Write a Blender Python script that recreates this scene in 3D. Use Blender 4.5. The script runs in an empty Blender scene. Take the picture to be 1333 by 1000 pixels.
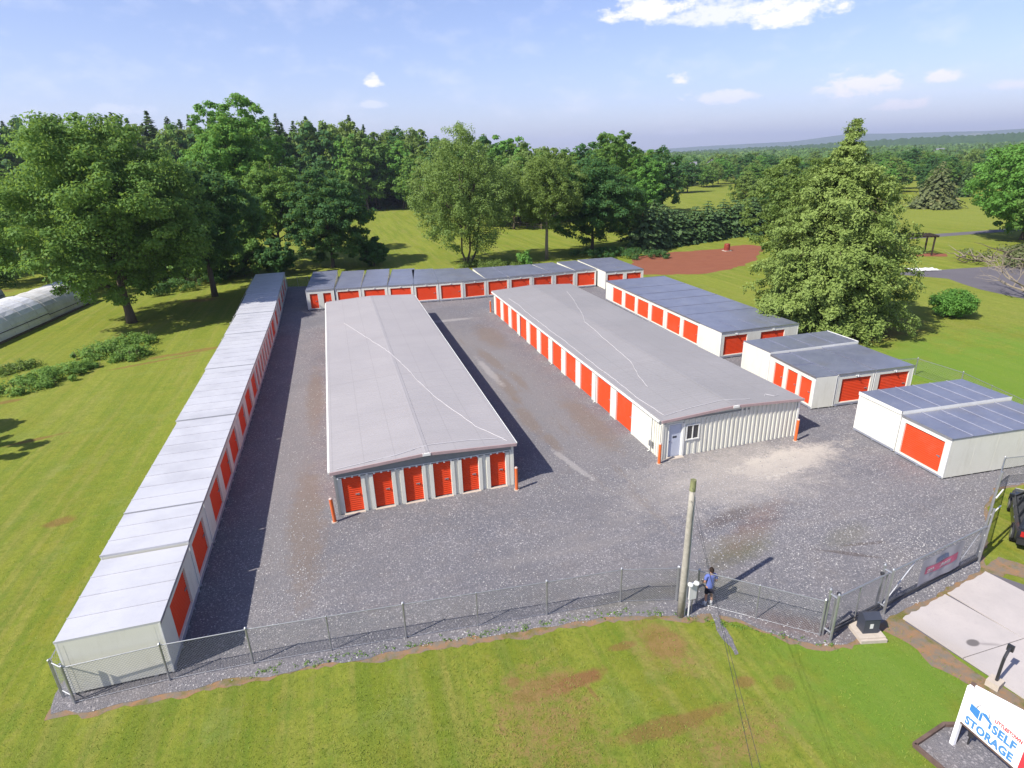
import bpy, bmesh, math, random
import numpy as np
from mathutils import Vector, Matrix

scene = bpy.context.scene
C = scene.collection
R = math.radians

# ------------------------------------------------------------------ camera
CAM_H, CAM_F, CAM_PITCH, CAM_ROLL, CAM_YAW = 16.5, 775.5, 20.92, -1.747, 15.95
def _cam():
    p, r, y = R(CAM_PITCH), R(CAM_ROLL), R(CAM_YAW)
    fwd = Vector((math.sin(y)*math.cos(p), math.cos(y)*math.cos(p), -math.sin(p)))
    right = Vector((math.cos(y), -math.sin(y), 0)); up = right.cross(fwd)
    Rv = math.cos(r)*right + math.sin(r)*up
    Uv = -math.sin(r)*right + math.cos(r)*up
    cd = bpy.data.cameras.new('camera'); cam = bpy.data.objects.new('camera', cd)
    m = Matrix((Rv, Uv, -fwd)).transposed().to_4x4(); m.translation = Vector((0, 0, CAM_H))
    cam.matrix_world = m
    cd.sensor_width = 36; cd.lens = CAM_F/1333*36; cd.clip_start = .1; cd.clip_end = 60000
    C.objects.link(cam); scene.camera = cam
_cam()

# ------------------------------------------------------------------ world, sun, exposure
SUN = Vector((-.93, -.30, 1.0)).normalized()
SUN_EL = math.asin(SUN.z); SUN_ROT = math.atan2(SUN.x, SUN.y) % (2*math.pi)
SKY_STRENGTH, SUN_STRENGTH, EXPOSURE = .087, 4.9, .80
world = bpy.data.worlds.new('World'); scene.world = world; world.use_nodes = True
def build_world():
    nt = world.node_tree; N = nt.nodes; L = nt.links
    N.clear()
    out = N.new('ShaderNodeOutputWorld'); bg = N.new('ShaderNodeBackground')
    sky = N.new('ShaderNodeTexSky'); sky.sky_type = 'NISHITA'; sky.sun_disc = False
    sky.sun_elevation = SUN_EL; sky.sun_rotation = SUN_ROT
    sky.air_density = 1.0; sky.dust_density = .6; sky.ozone_density = 1.6; sky.altitude = 200
    bg.inputs['Strength'].default_value = SKY_STRENGTH
    L.new(bg.outputs[0], out.inputs['Surface'])
    tc = N.new('ShaderNodeTexCoord')
    sep = N.new('ShaderNodeSeparateXYZ'); L.new(tc.outputs['Generated'], sep.inputs[0])
    def M(op, a, b=None, c=None, clamp=False):
        n = N.new('ShaderNodeMath'); n.operation = op; n.use_clamp = clamp
        for i, v in enumerate((a, b, c)):
            if v is None: continue
            if isinstance(v, (int, float)): n.inputs[i].default_value = v
            else: L.new(v, n.inputs[i])
        return n.outputs[0]
    az = M('MULTIPLY', M('ARCTAN2', sep.outputs[0], sep.outputs[1]), 180/math.pi)
    el = M('MULTIPLY', M('ARCSINE', sep.outputs[2]), 180/math.pi)
    comb = N.new('ShaderNodeCombineXYZ'); L.new(az, comb.inputs[0]); L.new(M('MULTIPLY', el, 1.9), comb.inputs[1])
    def noise(scale, det, rough=.6, off=0):
        mp = N.new('ShaderNodeMapping'); L.new(comb.outputs[0], mp.inputs[0]); mp.inputs['Location'].default_value = (off, off*.7, 0)
        n = N.new('ShaderNodeTexNoise'); n.inputs['Scale'].default_value = scale; n.inputs['Detail'].default_value = det
        n.inputs['Roughness'].default_value = rough; L.new(mp.outputs[0], n.inputs['Vector']); return n.outputs['Fac']
    n1 = noise(.55, 8, .62); n2 = noise(.22, 7, .6, 31)
    wob = M('MULTIPLY', M('SUBTRACT', n1, .44), 3.6)
    # cumulus: azimuth, elevation, half-width, half-height, opacity
    clouds = [(28.2,10.6,3.4,1.1,.85),(33.5,9.9,4.6,1.0,.6),(38.6,9.5,3.4,1.3,.8),(44.3,4.15,2.6,.95,1.0),(49.35,4.4,1.3,.6,.95),
              (47.6,2.65,1.6,.5,.8),(34.3,3.95,2.3,.6,.6),(31.0,5.4,.8,.45,.8),(4.9,6.1,.7,.5,.8),(4.6,4.4,.9,.4,.35),(31.2,1.4,2.2,.35,.4),
              (54.5,3.6,2.2,.5,.6),(-14,4.0,1.6,.5,.22),(-9,1.9,1.5,.5,.45),(42,10.5,5,.7,.35),(21,1.2,1.6,.5,.3),
              (75,7,5,1.4,.8),(95,12,7,2,.8),(-60,9,6,1.6,.8),(-95,14,7,2,.8),(130,8,6,1.6,.8),(165,15,8,2.2,.8),(-140,10,6,2,.8),(10,24,7,2.0,.7),(60,28,9,2.4,.7),(-30,30,9,2.4,.7)]
    tot = None
    for (a, e, w, h, o) in clouds:
        da = M('DIVIDE', M('SUBTRACT', az, a), w); de = M('DIVIDE', M('SUBTRACT', el, e), h)
        # flat bases, billowing tops
        de = M('MULTIPLY', de, M('ADD', 1.0, M('MULTIPLY', M('LESS_THAN', de, 0), .7)))
        d = M('SQRT', M('ADD', M('MULTIPLY', da, da), M('MULTIPLY', de, de)))
        v = M('SUBTRACT', M('ADD', 1.0, wob), d)
        v = M('MULTIPLY', M('MULTIPLY', v, 1.5, clamp=True), min(1, o*1.25))
        v = M('MULTIPLY', v, M('LESS_THAN', d, 2.4))
        tot = v if tot is None else M('MAXIMUM', tot, v)
    veil = M('MULTIPLY', M('SUBTRACT', n2, .50, clamp=True), 1.0)
    veil = M('MULTIPLY', veil, M('SUBTRACT', 1.0, M('MULTIPLY', M('ABSOLUTE', el), .016), clamp=True))
    tot = M('MAXIMUM', tot, M('MULTIPLY', veil, 1.1, clamp=True))
    # sky colour: lavender blue, pale towards the horizon
    hs = N.new('ShaderNodeMixRGB'); hs.blend_type = 'MULTIPLY'; hs.inputs[0].default_value = 1
    L.new(sky.outputs[0], hs.inputs[1]); hs.inputs[2].default_value = (1.06, 1.01, 1.24, 1)
    mix = N.new('ShaderNodeMixRGB'); L.new(tot, mix.inputs[0]); L.new(hs.outputs[0], mix.inputs[1])
    ccol = N.new('ShaderNodeMixRGB'); L.new(n2, ccol.inputs[0])
    ccol.inputs[1].default_value = (8.2, 8.1, 8.9, 1); ccol.inputs[2].default_value = (9.3, 8.9, 9.2, 1)
    L.new(ccol.outputs[0], mix.inputs[2])
    L.new(mix.outputs[0], bg.inputs['Color'])
build_world()
sl = bpy.data.lights.new('sun', 'SUN'); sl.energy = SUN_STRENGTH; sl.angle = R(.55); sl.color = (1, .955, .87)
so = bpy.data.objects.new('sun', sl); so.rotation_euler = SUN.to_track_quat('Z', 'Y').to_euler(); so.location = (0, 0, 60); C.objects.link(so)
vs = scene.view_settings; scene.display_settings.display_device = 'sRGB'
vs.view_transform = 'Standard'; vs.look = 'None'; vs.exposure = EXPOSURE; vs.gamma = 1; vs.use_curve_mapping = False
scene.render.engine = 'CYCLES'
scene.cycles.max_bounces = 8; scene.cycles.diffuse_bounces = 3; scene.cycles.glossy_bounces = 2
scene.cycles.transmission_bounces = 3; scene.cycles.transparent_max_bounces = 8; scene.cycles.volume_bounces = 0

# ------------------------------------------------------------------ materials
class NT:
    """small helper round a material node tree"""
    def __init__(s, name, rough=.8, spec=.2, metal=0.0):
        s.m = bpy.data.materials.new(name); s.m.use_nodes = True
        s.t = s.m.node_tree; s.N = s.t.nodes; s.L = s.t.links
        s.b = s.N['Principled BSDF']
        s.b.inputs['Roughness'].default_value = rough; s.b.inputs['Specular IOR Level'].default_value = spec
        s.b.inputs['Metallic'].default_value = metal
        s.tc = s.N.new('ShaderNodeTexCoord').outputs['Object']
        g = s.N.new('ShaderNodeNewGeometry'); s.pos = g.outputs['Position']
        s.rnd = s.N.new('ShaderNodeObjectInfo').outputs['Random']
    K = .71
    def set(s, sock, v):
        i = s.b.inputs[sock]
        if sock == 'Base Color' and isinstance(v, bpy.types.NodeSocket) and not s.m.name.startswith(('leaf_', 'needle_', 'wooded')):
            k = .94 if s.m.name in ('cream_wall', 'white_trim', 'sign_white', 'roof_metal_sun_pale', 'greenhouse_film_new', 'greenhouse_film_old') else s.K; v = s.mix(1, v, (k, k, k), 'MULTIPLY')
        if isinstance(v, bpy.types.NodeSocket): s.L.new(v, i)
        else: i.default_value = v
    def math(s, op, a, b=None, c=None, clamp=False):
        n = s.N.new('ShaderNodeMath'); n.operation = op; n.use_clamp = clamp
        for i, v in enumerate((a, b, c)):
            if v is None: continue
            if isinstance(v, (int, float)): n.inputs[i].default_value = v
            else: s.L.new(v, n.inputs[i])
        return n.outputs[0]
    def noise(s, scale, det=4, rough=.55, vec=None, dist=0, stretch=None, off=None, rot=None):
        vec = vec or s.pos
        if stretch or off or rot:
            mp = s.N.new('ShaderNodeMapping'); s.L.new(vec, mp.inputs[0])
            if rot: mp.inputs['Rotation'].default_value = rot
            if stretch: mp.inputs['Scale'].default_value = stretch
            if off: mp.inputs['Location'].default_value = off
            vec = mp.outputs[0]
        n = s.N.new('ShaderNodeTexNoise'); n.inputs['Scale'].default_value = scale; n.inputs['Detail'].default_value = det
        n.inputs['Roughness'].default_value = rough; n.inputs['Distortion'].default_value = dist
        s.L.new(vec, n.inputs['Vector']); return n.outputs['Fac']
    def voro(s, scale, feature='F1', out='Distance', vec=None, rnd=1):
        n = s.N.new('ShaderNodeTexVoronoi'); n.inputs['Scale'].default_value = scale; n.feature = feature
        n.inputs['Randomness'].default_value = rnd; s.L.new(vec or s.pos, n.inputs['Vector']); return n.outputs[out]
    def ramp(s, f, lo, hi, a=0.0, b=1.0):
        n = s.N.new('ShaderNodeMapRange'); n.clamp = True; s.L.new(f, n.inputs[0])
        for i, v in zip((1, 2, 3, 4), (lo, hi, a, b)): n.inputs[i].default_value = v
        return n.outputs[0]
    def mix(s, f, a, b, mode='MIX'):
        n = s.N.new('ShaderNodeMixRGB'); n.blend_type = mode
        if isinstance(f, (int, float)): n.inputs[0].default_value = f
        else: s.L.new(f, n.inputs[0])
        for i, v in ((1, a), (2, b)):
            if isinstance(v, bpy.types.NodeSocket): s.L.new(v, n.inputs[i])
            else: n.inputs[i].default_value = (*v, 1) if len(v) == 3 else v
        return n.outputs[0]
    def bump(s, f, strength=.3, dist=.02):
        n = s.N.new('ShaderNodeBump'); n.inputs['Strength'].default_value = strength; n.inputs['Distance'].default_value = dist
        s.L.new(f, n.inputs['Height']); s.L.new(n.outputs[0], s.b.inputs['Normal'])
    def blob(s, x, y, rx, ry, ang=0, wob=None, soft=.5):
        """0..1 mask of a ragged patch lying at a place of its own in the world"""
        mp = s.N.new('ShaderNodeMapping'); mp.vector_type = 'TEXTURE'; s.L.new(s.pos, mp.inputs[0])
        mp.inputs['Location'].default_value = (x, y, 0); mp.inputs['Rotation'].default_value = (0, 0, ang)
        mp.inputs['Scale'].default_value = (rx, ry, 1000)
        ln = s.N.new('ShaderNodeVectorMath'); ln.operation = 'LENGTH'; s.L.new(mp.outputs[0], ln.inputs[0])
        d = ln.outputs['Value']
        if wob is not None: d = s.math('ADD', d, s.math('MULTIPLY', s.math('SUBTRACT', wob, .5), 3.4))
        return s.ramp(d, 1+soft*.5, 1-soft*.5)
MAT = {}
def plain(name, col, rough=.6, spec=.3, metal=0, var=.12, nscale=3, dirt=None):
    t = NT(name, rough, spec, metal)
    n = t.noise(nscale, 5, .6); c = t.mix(t.ramp(n, .3, .7), tuple(v*(1-var) for v in col), tuple(min(1, v*(1+var)) for v in col))
    if dirt:
        n2 = t.noise(.7, 6, .7); c = t.mix(t.math('MULTIPLY', t.ramp(n2, .5, .75), dirt[1]), c, dirt[0])
    t.set('Base Color', c)
    MAT[name] = t.m; return t
def make_materials():
    t = NT('cream_wall', .55, .3); n = t.noise(1.2, 5, .6); c = t.mix(t.ramp(n, .3, .7), (.64,.625,.54), (.68,.665,.58))
    dr = t.noise(2.2, 6, .7, stretch=(1, 1, .18)); c = t.mix(t.math('MULTIPLY', t.ramp(dr, .52, .72), .40), c, (.46,.43,.34)); c = t.mix(t.math('MULTIPLY', t.ramp(t.noise(.6, 6, .7), .55, .75), .3), c, (.44,.42,.36)); t.set('Base Color', c); MAT['cream_wall'] = t.m
    plain('white_trim', (.72,.71,.66), .5, .3, var=.04, dirt=((.4,.38,.33), .3))
    plain('pale_seam', (.52,.53,.62), .5, .3, .1)
    plain('grey_fascia', (.30,.31,.30), .5, .3, var=.06)
    plain('pink_trim', (.50,.36,.35), .5, .3, var=.08)
    plain('dark_gap', (.03,.03,.035), .9, .1)
    plain('galvanised_steel', (.55,.56,.58), .4, .5, .75, var=.12, nscale=8)
    plain('fence_wire', (.42,.43,.44), .45, .5, .5, var=.1)
    plain('base_rail_metal', (.46,.48,.56), .4, .5, .4, var=.1)
    plain('office_door_paint', (.62,.66,.76), .45, .4, var=.03)
    plain('bollard_orange', (.86,.17,.04), .5, .3, var=.08, dirt=((.5,.25,.15), .4))
    plain('bollard_cap', (.75,.55,.48), .6, .3)
    plain('white_cable', (.74,.71,.72), .6, .3)
    plain('weathered_pole_wood', (.44,.41,.35), .85, .1, var=.2, nscale=6)
    plain('moss', (.27,.28,.14), .95, .05, var=.3)
    plain('white_plastic', (.78,.78,.76), .4, .4, var=.03)
    plain('grey_box_paint', (.055,.062,.085), .45, .4, var=.1)
    plain('red_reflector', (.45,.04,.03), .4, .4)
    plain('pad_concrete', (.58,.50,.42), .85, .15, var=.1, nscale=6)
    plain('black_metal', (.035,.035,.04), .4, .5)
    plain('timber_edge', (.16,.11,.09), .85, .1, var=.25)
    plain('sign_white', (1.0,.98,1.0), .4, .4, var=.02)
    plain('sign_blue', (.07,.27,.66), .4, .4, var=.05)
    plain('sign_blue_text', (.10,.30,.66), .4, .4, var=.12, nscale=14)
    plain('sign_red', (.95,.06,.08), .4, .4, var=.05)
    plain('sign_grey', (.42,.40,.42), .4, .4, var=.1)
    plain('banner_vinyl', (.44,.43,.47), .5, .3, var=.06)
    plain('banner_blue', (.15,.2,.33), .5, .3, var=.1)
    plain('banner_pink', (.62,.14,.24), .5, .3, var=.1)
    plain('car_paint', (.018,.02,.024), .22, .6, var=.05)
    plain('car_glass', (.02,.025,.03), .08, .7)
    plain('car_plastic', (.03,.03,.032), .6, .3)
    plain('rubber', (.02,.02,.02), .8, .2)
    plain('alloy', (.6,.6,.62), .3, .5, .8)
    plain('lamp_red', (.5,.02,.02), .2, .5)
    plain('lamp_clear', (.75,.72,.6), .15, .6)
    plain('skin', (.50,.27,.18), .6, .3, var=.05)
    plain('hair', (.03,.018,.012), .8, .2)
    plain('shirt_blue', (.15,.20,.52), .85, .1, var=.08)
    plain('shorts_dark', (.03,.03,.045), .85, .1)
    plain('socks_white', (.75,.75,.74), .85, .1)
    plain('shoe', (.35,.37,.4), .7, .2)
    plain('red_barrel', (.30,.05,.03), .6, .3)
    plain('dark_timber', (.06,.045,.035), .8, .1)
    plain('white_tarp', (.82,.81,.78), .7, .2, var=.04)
    plain('greenhouse_film_new', (.72,.72,.75), .35, .5, var=.1, nscale=.8, dirt=((.42,.42,.44), .5))
    plain('greenhouse_film_old', (.56,.55,.53), .5, .4, var=.16, nscale=.9, dirt=((.28,.24,.18), .6))
    plain('house_wall', (.62,.61,.58), .8, .2, var=.05)
    plain('house_roof', (.22,.22,.25), .8, .2, var=.15)
    plain('brown_wall', (.24,.17,.12), .8, .2)
    plain('window_glass', (.05,.055,.06), .1, .7)
    plain('old_fence_wood', (.20,.16,.11), .9, .1, var=.2)
    plain('rust_stain', (.42,.22,.11), .9, .1, var=.2)
    plain('white_stone', (.52,.50,.49), .85, .2, var=.25, nscale=30)
    plain('grey_stone', (.30,.29,.31), .9, .2, var=.35, nscale=30)
    # roller door
    t = NT('roller_door_red', .6, .12); n = t.noise(2.2, 4)
    c = t.mix(n, (.90,.074,.020), (.94,.094,.026)); c = t.mix(t.math('MULTIPLY', t.rnd, .22), c, (.78,.058,.022))
    fd = t.noise(.9, 6, .7, off=(3, 3, 0)); c = t.mix(t.math('MULTIPLY', t.ramp(fd, .5, .72), .28), c, (.80,.16,.09)); sc_ = t.noise(6, 5, .8, stretch=(1, 1, .3)); c = t.mix(t.math('MULTIPLY', t.ramp(sc_, .60, .75), .3), c, (.50,.05,.02))
    t.set('Base Color', c); MAT['roller_door_red'] = t.m
    # container roofs: galvanised; left row's brighter reflected sun put into a paler base colour
    t = NT('roof_metal_sun_pale', .5, .4, .25); n = t.noise(.5, 6, .65); n2 = t.noise(1.3, 6, .7, stretch=(1, 5, 1))
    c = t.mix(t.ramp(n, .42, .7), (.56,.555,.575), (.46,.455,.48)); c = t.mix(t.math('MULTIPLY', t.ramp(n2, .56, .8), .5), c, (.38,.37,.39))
    c = t.mix(t.math('MULTIPLY', t.rnd, .25), c, (.58,.58,.62)); t.set('Base Color', c); MAT['roof_metal_sun_pale'] = t.m
    t = NT('roof_galvanised', .42, .5, .55); n = t.noise(.6, 6, .65); n2 = t.noise(2.2, 6, .72, stretch=(1, 3, 1))
    c = t.mix(t.ramp(n, .35, .7), (.30,.32,.42), (.39,.41,.51)); c = t.mix(t.math('MULTIPLY', t.ramp(n2, .55, .75), .6), c, (.60,.59,.60))
    n3 = t.noise(.35, 5, .7, off=(9, 3, 0)); c = t.mix(t.math('MULTIPLY', t.ramp(n3, .55, .7), .35), c, (.36,.33,.29))
    t.set('Base Color', c); t.set('Roughness', t.ramp(n2, .3, .7, .34, .56)); MAT['roof_galvanised'] = t.m
    # building roofs: streaked light warm grey
    for nm, a, b in (('roof_warm_grey', (.46,.43,.43), (.41,.385,.39)), ('roof_cool_grey', (.385,.365,.367), (.34,.325,.328))):
        t = NT(nm, .62, .3, .05); n = t.noise(.25, 6, .6); n2 = t.noise(.9, 5, .6, stretch=(.15, 3.0, 1))
        c = t.mix(t.ramp(n, .3, .7), a, b); c = t.mix(t.math('MULTIPLY', t.ramp(n2, .5, .75), .45), c, tuple(v*.84 for v in a))
        n3 = t.noise(2.5, 6, .75); c = t.mix(t.math('MULTIPLY', t.ramp(n3, .62, .8), .3), c, (.62,.60,.60))
        sx = t.N.new('ShaderNodeSeparateXYZ'); t.L.new(t.tc, sx.inputs[0])
        row = t.math('PINGPONG', sx.outputs[0], .76); row = t.math('LESS_THAN', row, .02); dots = t.math('LESS_THAN', t.math('PINGPONG', sx.outputs[1], .15), .045)
        c = t.mix(t.math('MULTIPLY', row, .35), c, tuple(v*.62 for v in a)); lap = t.math('LESS_THAN', t.math('PINGPONG', sx.outputs[1], 3.05), .012)
        c = t.mix(t.math('MULTIPLY', lap, .3), c, tuple(v*.6 for v in a)); n4 = t.noise(.45, 7, .75, stretch=(.25, 1.6, 1), off=(5, 2, 0)); c = t.mix(t.math('MULTIPLY', t.ramp(n4, .55, .72), .3), c, (a[0]*.92, a[1]*.84, a[2]*.8))
        t.set('Base Color', c); MAT[nm] = t.m
    # grass
    t = NT('grass', .95, .05)
    big = t.noise(.045, 5, .6); mid = t.noise(.35, 6, .65); fine = t.noise(5.5, 8, .8); vfine = t.noise(22, 4, .8)
    c = t.mix(t.ramp(big, .35, .65), (.200,.265,.032), (.270,.295,.034))
    c = t.mix(t.math('MULTIPLY', t.ramp(mid, .45, .72), .75), c, (.320,.290,.045))
    # mown swaths of the left lawn, running up the slope of the drive
    st = t.noise(.55, 4, .5, stretch=(1.0, .07, 1), rot=(0, 0, R(-9)))
    c = t.mix(t.math('MULTIPLY', t.ramp(st, .44, .56), .6), c, (.345,.365,.060))
    st2 = t.noise(1.4, 3, .5, stretch=(1.0, .05, 1), rot=(0, 0, R(-14)), off=(4, 0, 0))
    c = t.mix(t.math('MULTIPLY', t.ramp(st2, .50, .62), .42), c, (.40,.34,.11))
    st3 = t.noise(2.3, 3, .5, stretch=(1.0, .03, 1), rot=(0, 0, R(-11)), off=(14, 0, 0)); c = t.mix(t.math('MULTIPLY', t.ramp(st3, .5, .6), .42), c, (.15,.23,.03))
    # far hay fields are paler
    m1 = t.noise(.75, 8, .78, off=(3, 5, 0)); m2 = t.noise(2.1, 8, .8, off=(8, 1, 0)); m3 = t.noise(.33, 7, .7, off=(1, 9, 0))
    c = t.mix(t.math('MULTIPLY', t.ramp(m1, .50, .62), .45), c, (.130,.235,.030))
    c = t.mix(t.math('MULTIPLY', t.ramp(m2, .54, .66), .50), c, (.360,.300,.110))
    c = t.mix(t.math('MULTIPLY', t.ramp(m3, .55, .68), .40), c, (.300,.350,.120))
    fld = t.noise(.012, 4, .5, off=(30, 10, 0)); c = t.mix(t.math('MULTIPLY', t.ramp(fld, .45, .6), .55), c, (.31,.34,.07))
    tuft = t.noise(1.7, 7, .75); c = t.mix(t.math('MULTIPLY', t.ramp(tuft, .38, .66), .38), c, (.125,.180,.022))
    c = t.mix(t.math('MULTIPLY', t.ramp(fine, .44, .62), .38), c, (.095,.140,.015))
    c = t.mix(t.math('MULTIPLY', t.ramp(vfine, .5, .7), .4), c, (.30,.31,.07))
    soil = t.math('MAXIMUM', t.math('MULTIPLY', t.blob(6.1, 14.0, 1.15, .32, .1, mid), .9), t.math('MULTIPLY', t.blob(4.5, 14.2, .45, .25, 0, mid), .6))
    for a in ((6.25, 13.4, .10, .45, .2), (3.9, 14.6, .25, .22, 0), (11.2, 12.2, .35, .25, 0), (9.6, 14.4, .7, .7, .3), (8.0, 14.9, .5, .15, 0), (8.8, 11.6, 2.2, .3, 0), (5.0, 14.1, 1.2, .35, .1), (-9.9, 15.3, .3, .16, 0), (-11.0, 15.2, .2, .15, .4), (-20.6, 42.8, 1.4, .25, .3), (-14.8, 60.5, 3.4, .5, .25), (-17, 58.5, 3.5, .22, .35), (-26, 51.5, 1.6, .4, .3), (12.4, 11.8, .35, .3, 0), (-52, 104, 5, 1.6, .3), (-38, 108, 3, 1.2, .3), (-17.5, 85.5, 2.5, 1.1, 0), (-15, 31, .7, .5, .2), (47, 43, 6, 3.2, 0)):
        soil = t.math('MAXIMUM', soil, t.math('MULTIPLY', t.blob(*a, mid), .6))
    c = t.mix(soil, c, (.27,.135,.06))
    brn = t.math('MAXIMUM', t.blob(9.6, 14.0, 1.0, 1.3, .2, mid, .8), t.blob(4.4, 13.0, 1.6, 1.8, 0, tuft, .8))
    brn = t.math('MAXIMUM', brn, t.blob(10.0, 10.6, 1.6, .8, 0, mid, .9))
    c = t.mix(t.math('MULTIPLY', t.math('MULTIPLY', brn, t.ramp(m2, .38, .58)), .85), c, (.34,.22,.09))
    grn = t.math('MAXIMUM', t.blob(15.5, 11.0, 3.2, 2.4, .3, mid, .9), t.blob(48, 30, 12, 9, 0, mid, .8)); c = t.mix(t.math('MULTIPLY', grn, .72), c, (.170,.300,.040))
    t.set('Base Color', c); t.bump(t.math('ADD', fine, t.math('MULTIPLY', vfine, .7)), .7, .05); MAT['grass'] = t.m
    # gravel
    t = NT('gravel', .9, .15)
    big = t.noise(.16, 6, .62); mid = t.noise(.8, 6, .7); fine = t.noise(9, 6, .8)
    c = t.mix(t.ramp(big, .35, .65), (.205,.202,.222), (.262,.246,.250))
    c = t.mix(t.math('MULTIPLY', t.ramp(mid, .5, .75), .6), c, (.27,.235,.215))
    c = t.mix(t.math('MULTIPLY', t.ramp(fine, .38, .68), .55), c, (.09,.09,.11))
    mid0 = mid; mid = t.math('ADD', t.math('MULTIPLY', t.noise(.9, 8, .78), .62), t.math('MULTIPLY', t.noise(4.5, 6, .8), .38))
    dens = t.ramp(t.noise(.25, 6, .7, off=(7, 2, 0)), .36, .62)
    dens = t.math('MAXIMUM', dens, t.math('MULTIPLY', t.blob(21, 20.5, 9.5, 4.6, .05, mid, .9), .95))
    dens = t.math('MULTIPLY', dens, t.math('SUBTRACT', 1.0, t.math('MULTIPLY', t.blob(12, 48, 4, 19, R(4), mid, .6), .75)))
    for sc_, thr, am in ((11, .62, .62), (19, .55, .5), (34, .5, .35)):
        v1c = t.voro(sc_, out='Color'); v1 = t.voro(sc_)
        sx = t.N.new('ShaderNodeSeparateColor'); t.L.new(v1c, sx.inputs[0])
        pale = t.math('MULTIPLY', t.math('GREATER_THAN', t.math('ADD', sx.outputs[0], t.math('MULTIPLY', dens, .36)), thr+.36), t.ramp(v1, .55, .30))
        c = t.mix(t.math('MULTIPLY', pale, am), c, t.mix(sx.outputs[1], (.36,.33,.34), (.60,.56,.56)))
    tan = t.math('MAXIMUM', t.blob(22.6, 24.3, 3.9, 1.25, .15, mid, .7), t.math('MULTIPLY', t.blob(19.5, 24.0, 5.6, 2.5, .1, mid, 1.0), .55))
    c = t.mix(t.math('MULTIPLY', tan, .85), c, (.70,.62,.53))
    # centre drive between the buildings: compacted finer stone with brown wear tracks
    drv = t.math('MAXIMUM', t.blob(12, 44, 2.6, 17, R(4), mid, .8), t.math('MULTIPLY', t.blob(-4, 36, 1.6, 18, 0, mid, .8), .8))
    c = t.mix(t.math('MULTIPLY', drv, .6), c, (.29,.27,.265))
    trk = t.noise(1.1, 6, .7, stretch=(1.0, .12, 1), rot=(0, 0, R(6)))
    worn = t.math('MULTIPLY', t.ramp(trk, .55, .68), t.blob(11.8, 40, 2.0, 17, R(6), mid, .7))
    for a in ((-3.0, 27, .8, 5.5, 0), (-2.8, 44, .6, 6, 0), (11.8, 48, .5, 3.2, .1), (11.3, 41, .45, 3.0, 0), (12.6, 42, .35, 2.2, 0), (11.0, 34.5, .5, 2.4, 0), (11.3, 31, .35, 1.2, 0), (14.6, 33, .9, 4, 0), (13.6, 55, 1.2, 4, 0)): worn = t.math('MAXIMUM', worn, t.math('MULTIPLY', t.blob(*a, mid, .6), .8))
    c = t.mix(t.math('MULTIPLY', worn, .62), c, (.235,.175,.13))
    pl = t.math('MAXIMUM', t.blob(11.4, 28.0, .22, 2.1, .22, mid, .5), t.math('MAXIMUM', t.blob(10.9, 45, .3, 3.5, .05, mid, .6), t.blob(10.2, 62.5, 3.5, .5, 0, mid, .6)))
    c = t.mix(t.math('MULTIPLY', pl, .55), c, (.47,.44,.42))
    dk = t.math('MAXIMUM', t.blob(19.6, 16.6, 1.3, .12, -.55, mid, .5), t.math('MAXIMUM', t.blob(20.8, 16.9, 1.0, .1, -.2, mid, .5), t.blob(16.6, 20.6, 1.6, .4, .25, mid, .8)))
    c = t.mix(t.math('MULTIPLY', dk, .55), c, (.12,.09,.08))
    mossy = t.math('MAXIMUM', t.blob(15.4, 18.4, 1.7, .75, .25, mid, .9), t.math('MULTIPLY', t.blob(13.0, 16.7, 1.6, .7, -.6, mid, .9), .5))
    mossy = t.math('MAXIMUM', mossy, t.math('MULTIPLY', t.blob(10.2, 17.0, 2.6, .5, .0, mid, 1.0), .5))
    mossy = t.math('MAXIMUM', mossy, t.math('MULTIPLY', t.blob(20.5, 17.6, 1.4, .5, .3, mid, 1.0), .5))
    c = t.mix(t.math('MULTIPLY', mossy, .55), c, (.15,.145,.055))
    redm = t.math('MAXIMUM', t.blob(17.2, 19.6, 2.6, .6, .5, mid, 1.0), t.blob(14.6, 13.8, 1.4, .5, -.6, mid, 1.0)); c = t.mix(t.math('MULTIPLY', redm, .45), c, (.22,.13,.10))
    # soft wheel lanes and pale compacted dust in front of the buildings
    lane = t.noise(.55, 5, .6, stretch=(.12, 1.0, 1), rot=(0, 0, R(-8)))
    c = t.mix(t.math('MULTIPLY', t.math('MULTIPLY', t.ramp(lane, .5, .62), t.blob(14, 20.5, 15, 3.6, .05, mid, .9)), .45), c, (.30,.275,.265))
    c = t.mix(t.math('MULTIPLY', t.math('MULTIPLY', t.ramp(lane, .46, .38), t.blob(16, 19.5, 14, 4, .05, mid, .9)), .35), c, (.13,.125,.14))
    t.set('Base Color', c); t.bump(t.math('ADD', fine, t.math('MULTIPLY', v1, -.6)), .8, .04); MAT['gravel'] = t.m
    t = NT('clay_fringe', .95, .1); n = t.noise(2.5, 7, .75); c = t.mix(t.ramp(n, .35, .6), (.36,.20,.10), (.22,.19,.15)); c = t.mix(t.ramp(t.noise(1.1, 6, .7), .52, .66), c, (.14,.15,.03)); t.set('Base Color', c); t.bump(n, .6, .04); MAT['clay_fringe'] = t.m
    t = NT('ploughed_clay', .95, .05); n = t.noise(.5, 7, .7); n2 = t.noise(2.2, 4, .6, stretch=(.15, 1, 1), rot=(0, 0, R(-20))); c = t.mix(n, (.27,.095,.055), (.33,.135,.08)); c = t.mix(t.math('MULTIPLY', t.ramp(n2, .5, .65), .4), c, (.20,.07,.045)); t.set('Base Color', c); t.bump(n2, .8, .1); MAT['ploughed_clay'] = t.m
    t = NT('concrete', .85, .2); n = t.noise(.6, 7, .65); n2 = t.noise(7, 6, .75); c = t.mix(t.ramp(n, .3, .7), (.60,.54,.51), (.50,.455,.435)); c = t.mix(t.math('MULTIPLY', t.ramp(n2, .55, .75), .35), c, (.34,.31,.31))
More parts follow.
